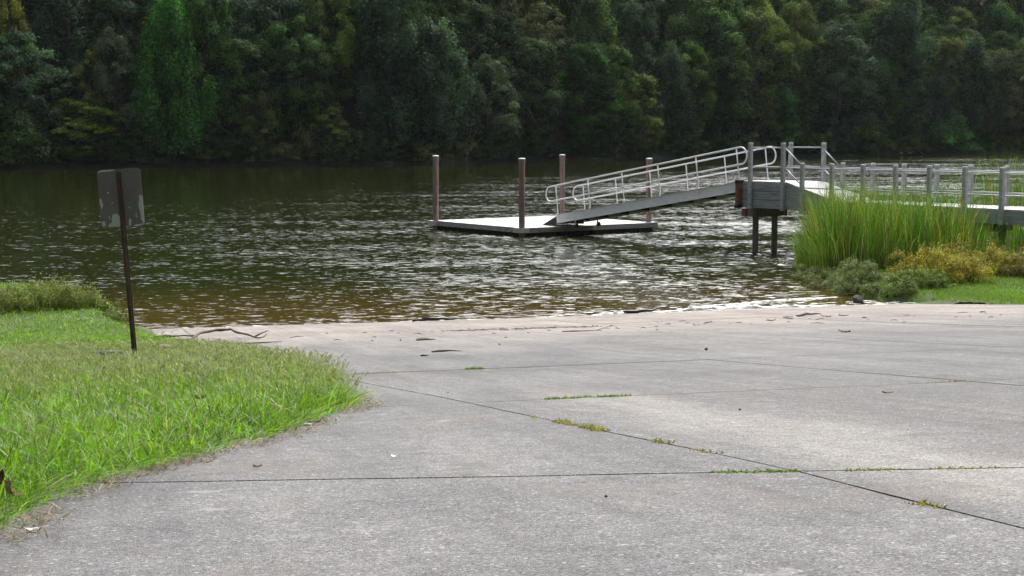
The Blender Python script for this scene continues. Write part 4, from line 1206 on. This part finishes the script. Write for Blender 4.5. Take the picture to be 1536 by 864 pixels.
# drift line of small debris left by the water
P_ = []
mb = MB()
for i in range(150):
    m_ = rng.normal(6.5, .9) if i < 95 else rng.uniform(2.5, 15); t_ = (6.15 if i < 95 else rng.uniform(5, 10)) + rng.normal(0, .22) + .05 * (m_ - 6.5)
    p = ramp_pt(t_, m_, .002); l_ = abs(rng.normal(0, .045)) + .01; a = rng.normal(-PHI, .5)
    d_ = Vector((math.cos(a), math.sin(a), 0)) * l_
    mb.tube([p - d_, p + Vector((0, 0, .012)), p + d_], [.002, .006, .002], 5)
tag(mb.build('drift_debris', BARKB), 'fine dark line of drift debris left by the water across the ramp', kind='stuff')
scrap('fallen_leaf', 21.9, .42, .035, .014, .03, LEAF_T, 'curled tan leaf caught on the lawn edge beside the ramp', 'leaf', 'dry leaves on the lawn edge', 401).location.z += .08
o = scrap('fallen_leaf', 25.95, -.385, .036, .015, .035, LEAF_T, 'curled two-tone leaf standing in the grass at lower left', 'leaf', 'dry leaves on the lawn edge', 402); o.location.z += .05; o.rotation_euler = (.4, 1.0, .6)
o = scrap('fallen_leaf', 25.85, -.40, .032, .013, .03, LEAF_B, 'dark brown leaf behind the curled two-tone leaf', 'leaf', 'dry leaves on the lawn edge', 403); o.location.z += .07; o.rotation_euler = (.2, -.7, 1.2)
scrap('fallen_leaf', 23.0, .95, .036, .016, .018, LEAF_B, 'brown leaf on the concrete at the curve of the lawn', 'leaf', 'dry leaves on the lawn edge', 404)
scrap('fallen_leaf', 23.15, .90, .035, .015, .02, WHITE, 'pale scrap beside the brown leaf at the curve of the lawn', 'scrap', None, 405)
scrap('fallen_leaf', 22.2, 1.0, .035, .015, .025, LEAF_B, 'reddish leaf at the tip of the lawn', 'leaf', 'dry leaves on the lawn edge', 406)
scrap('fallen_leaf', 25.05, .49, .020, .009, .007, LEAF_B, 'single dark leaf on the concrete right of the near grass', 'leaf', None, 407)
scrap('paper_scrap', 26.5, -.27, .028, .009, .006, WHITE, 'white scrap on the concrete at the lower left corner', 'scrap', None, 408)
scrap('paper_scrap', 24.9, 1.05, .015, .007, .005, WHITE, 'tiny white fleck alone on the near slab', 'scrap', None, 409)
scrap('fallen_leaf', 22.6, 4.45, .035, .010, .008, LEAF_B, 'small dark leaf on the right side of the ramp', 'leaf', None, 410)
scrap('fallen_leaf', 12.4, 9.2, .08, .03, .03, WETW, 'dark crumpled leaf far out on the right of the ramp', 'leaf', None, 411)
for i, (t, m, s_, lab) in enumerate(((15.7, 5.95, .075, 'small dark pebble on the ramp at upper centre'), (12.2, 4.55, .05, 'tiny dark pebble above the lone weed tuft'), (23.35, 3.19, .028, 'tiny dark pebble between the paler band and the weed strip'),
                                     (26.5, 1.45, .022, 'tiny dark pebble on the nearest slab'), (9.6, 3.75, .05, 'small dark pebble at the left end of the brown twig'), (20.8, 2.12, .02, 'tiny dark pebble near the slanting joint'))):
    p = ramp_pt(t, m, s_ * .3); stone('pebble', p, (s_ * .5, s_ * .45, s_ * .35), 500 + i, WETW, lab, 'pebble', 'dark pebbles on the ramp')
STONE_T = simple('tan stone', (.30, .26, .20), .9, var=.3, scale=6)
p = ramp_pt(-.35, 16.0, .09); stone('rock', p, (.24, .2, .26), 77, ROCK_D, 'dark rock at the waterline in front of the right bank', 'rock')
stone('rock', (-4.55, 17.6, sz + .05), (.36, .12, .05), 88, ROCK_D, 'flat dark stone in the grass at the foot of the sign', 'rock')
stone('rock', (-4.15, 18.4, sz + .0), (.16, .12, .06), 89, STONE_T, 'pale bit of stone in the grass right of the sign post', 'rock')
stone('rock', (-6.2, 21.5, float(lawn_z(np.array(-5.6), np.array(21.5), np.array(1.0))) + .02), (.22, .15, .09), 90, STONE_T, 'pale stone in the grass behind the sign', 'rock')

# dead thatch and grit along the edge of the lawn
E_ = np.array(LAWN_L[:16]); k = rng.uniform(0, len(E_) - 1.001, 2600); i = k.astype(int); f = (k - i)[:, None]
q = E_[i] * (1 - f) + E_[i + 1] * f; x = q[:, 0] + rng.normal(.015, .05, len(k)); y = q[:, 1] + rng.normal(0, .05, len(k))
kp = (vnoise(x, y, 3.0, 44) > .35) & (np.abs(x) < .40 * y + 1.6); x, y = x[kp], y[kp]; t_, _m = tm_of(x, y); N = len(x)
V_, l_, s_, c_ = blades(np.stack([x, y, zr(t_) + .004], -1), rng.uniform(.012, .045, N), rng.uniform(.004, .009, N), rng.uniform(0, 6.28, N), rng.uniform(1.5, 3.0, N), jitter_tint(N, (.17, .13, .08), .45, .08), 2)
tag(link('dead_grass', np_mesh('dead_grass', V_, l_, s_, None, c_), MAT_GRASS), 'dead straw and thatch along the edge of the rough grass', kind='stuff')

# ------------------------------------------------------------------ light haze over the valley
m = bpy.data.materials.new('haze'); m.use_nodes = True; n = m.node_tree; n.nodes.clear()
o_ = n.nodes.new('ShaderNodeOutputMaterial'); pv = n.nodes.new('ShaderNodeVolumePrincipled')
pv.inputs['Color'].default_value = (.82, .90, 1.0, 1); pv.inputs['Density'].default_value = .00004; pv.inputs['Anisotropy'].default_value = .2
n.links.new(pv.outputs[0], o_.inputs['Volume'])
tag(MB().box((-760, -80, -5), (860, 960, 80)).build('haze', m), kind='stuff')

# ------------------------------------------------------------------ little wave breaking along the ramp's foot, ripple glints painted white at left
m, n, b = M('broken white water and glints')
v = coords(n)
f = noise(n, v, 14, 5, .65)
n.links.new(ramp_node(n, f, [(.35, (.20, .205, .19)), (.62, (.62, .63, .62))]), b.inputs['Base Color'])
b.inputs['Roughness'].default_value = .35
bump(n, b, f, .02)
FOAM_GLINT = m
mb = MB()
def foam_glint_line(m0, m1, t_of, w_of, h_of, step=.09):
    ms = np.arange(m0, m1, step); rows = []
    for i, m_ in enumerate(ms):
        t_ = t_of(m_); w_ = w_of(m_) * rng.uniform(.5, 1.3); h_ = h_of(m_) * rng.uniform(.5, 1.25)
        rows.append([(t_ + w_ * k, m_, z) for k, z in ((-.5, -.004), (-.22, h_ * .7), (.08, h_), (.32, h_ * .45), (.5, -.004))])
    vs = []
    for r_ in rows:
        for t_, m_, z in r_:
            x, y = xy_of(t_ + rng.normal(0, .012), m_); vs.append((x, y, max(float(zr(t_)), 0.0) + .006 + z + rng.normal(0, .003)))
    mb.add(vs, [(i * 5 + k, i * 5 + 5 + k, i * 5 + 6 + k, i * 5 + 1 + k) for i in range(len(rows) - 1) for k in range(4)], True)
wig = lambda m_, s=0: .16 * math.sin(m_ * .9 + s) + .09 * math.sin(m_ * 2.3 + 1 + s) + .04 * math.sin(m_ * 6.1 + s)
foam_glint_line(9.2, 15.4, lambda m_: -.12 + wig(m_), lambda m_: .10 + .09 * sstep((m_ - 10.5) / 2), lambda m_: .012 + .04 * float(sstep((m_ - 10.8) / 1.5)) * float(sstep((15.4 - m_) / 1.5)))
foam_glint_line(12.0, 16.2, lambda m_: -.75 - .22 * (m_ - 12) + wig(m_, 2) * .5, lambda m_: .18, lambda m_: .03 * float(sstep((m_ - 12) / 1.2)) * float(sstep((16.2 - m_) / 1.4)) + .002)
foam_glint_line(15.0, 18.3, lambda m_: .02 + wig(m_, 1) * .4, lambda m_: .08, lambda m_: .012)
q = 1.0  # bright glints of the lapping ripples at left, put in as white strips
while q < 9.2:
    ln_ = rng.uniform(.3, 1.3); foam_glint_line(q, q + ln_, lambda m_: .03 + wig(m_, 3) * .35, lambda m_: rng.uniform(.03, .08), lambda m_: .008, .07); q += ln_ + rng.uniform(.1, 1.0)
for _ in range(90):
    m_ = rng.uniform(9, 17); t_ = -rng.gamma(1.5, .35) - .1; x, y = xy_of(t_, m_); r_ = rng.uniform(.02, .08)
    mb.add([(x + r_ * 1.8 * math.cos(a) * rng.uniform(.6, 1.2), y + r_ * math.sin(a) * rng.uniform(.6, 1.2), .012) for a in np.linspace(0, 6.28, 9)[:-1]], [tuple(range(8))])
tag(mb.build('foam_and_glints', FOAM_GLINT), 'thin white wave breaking along the foot of the ramp, with ripple glints painted white at left', kind='stuff')
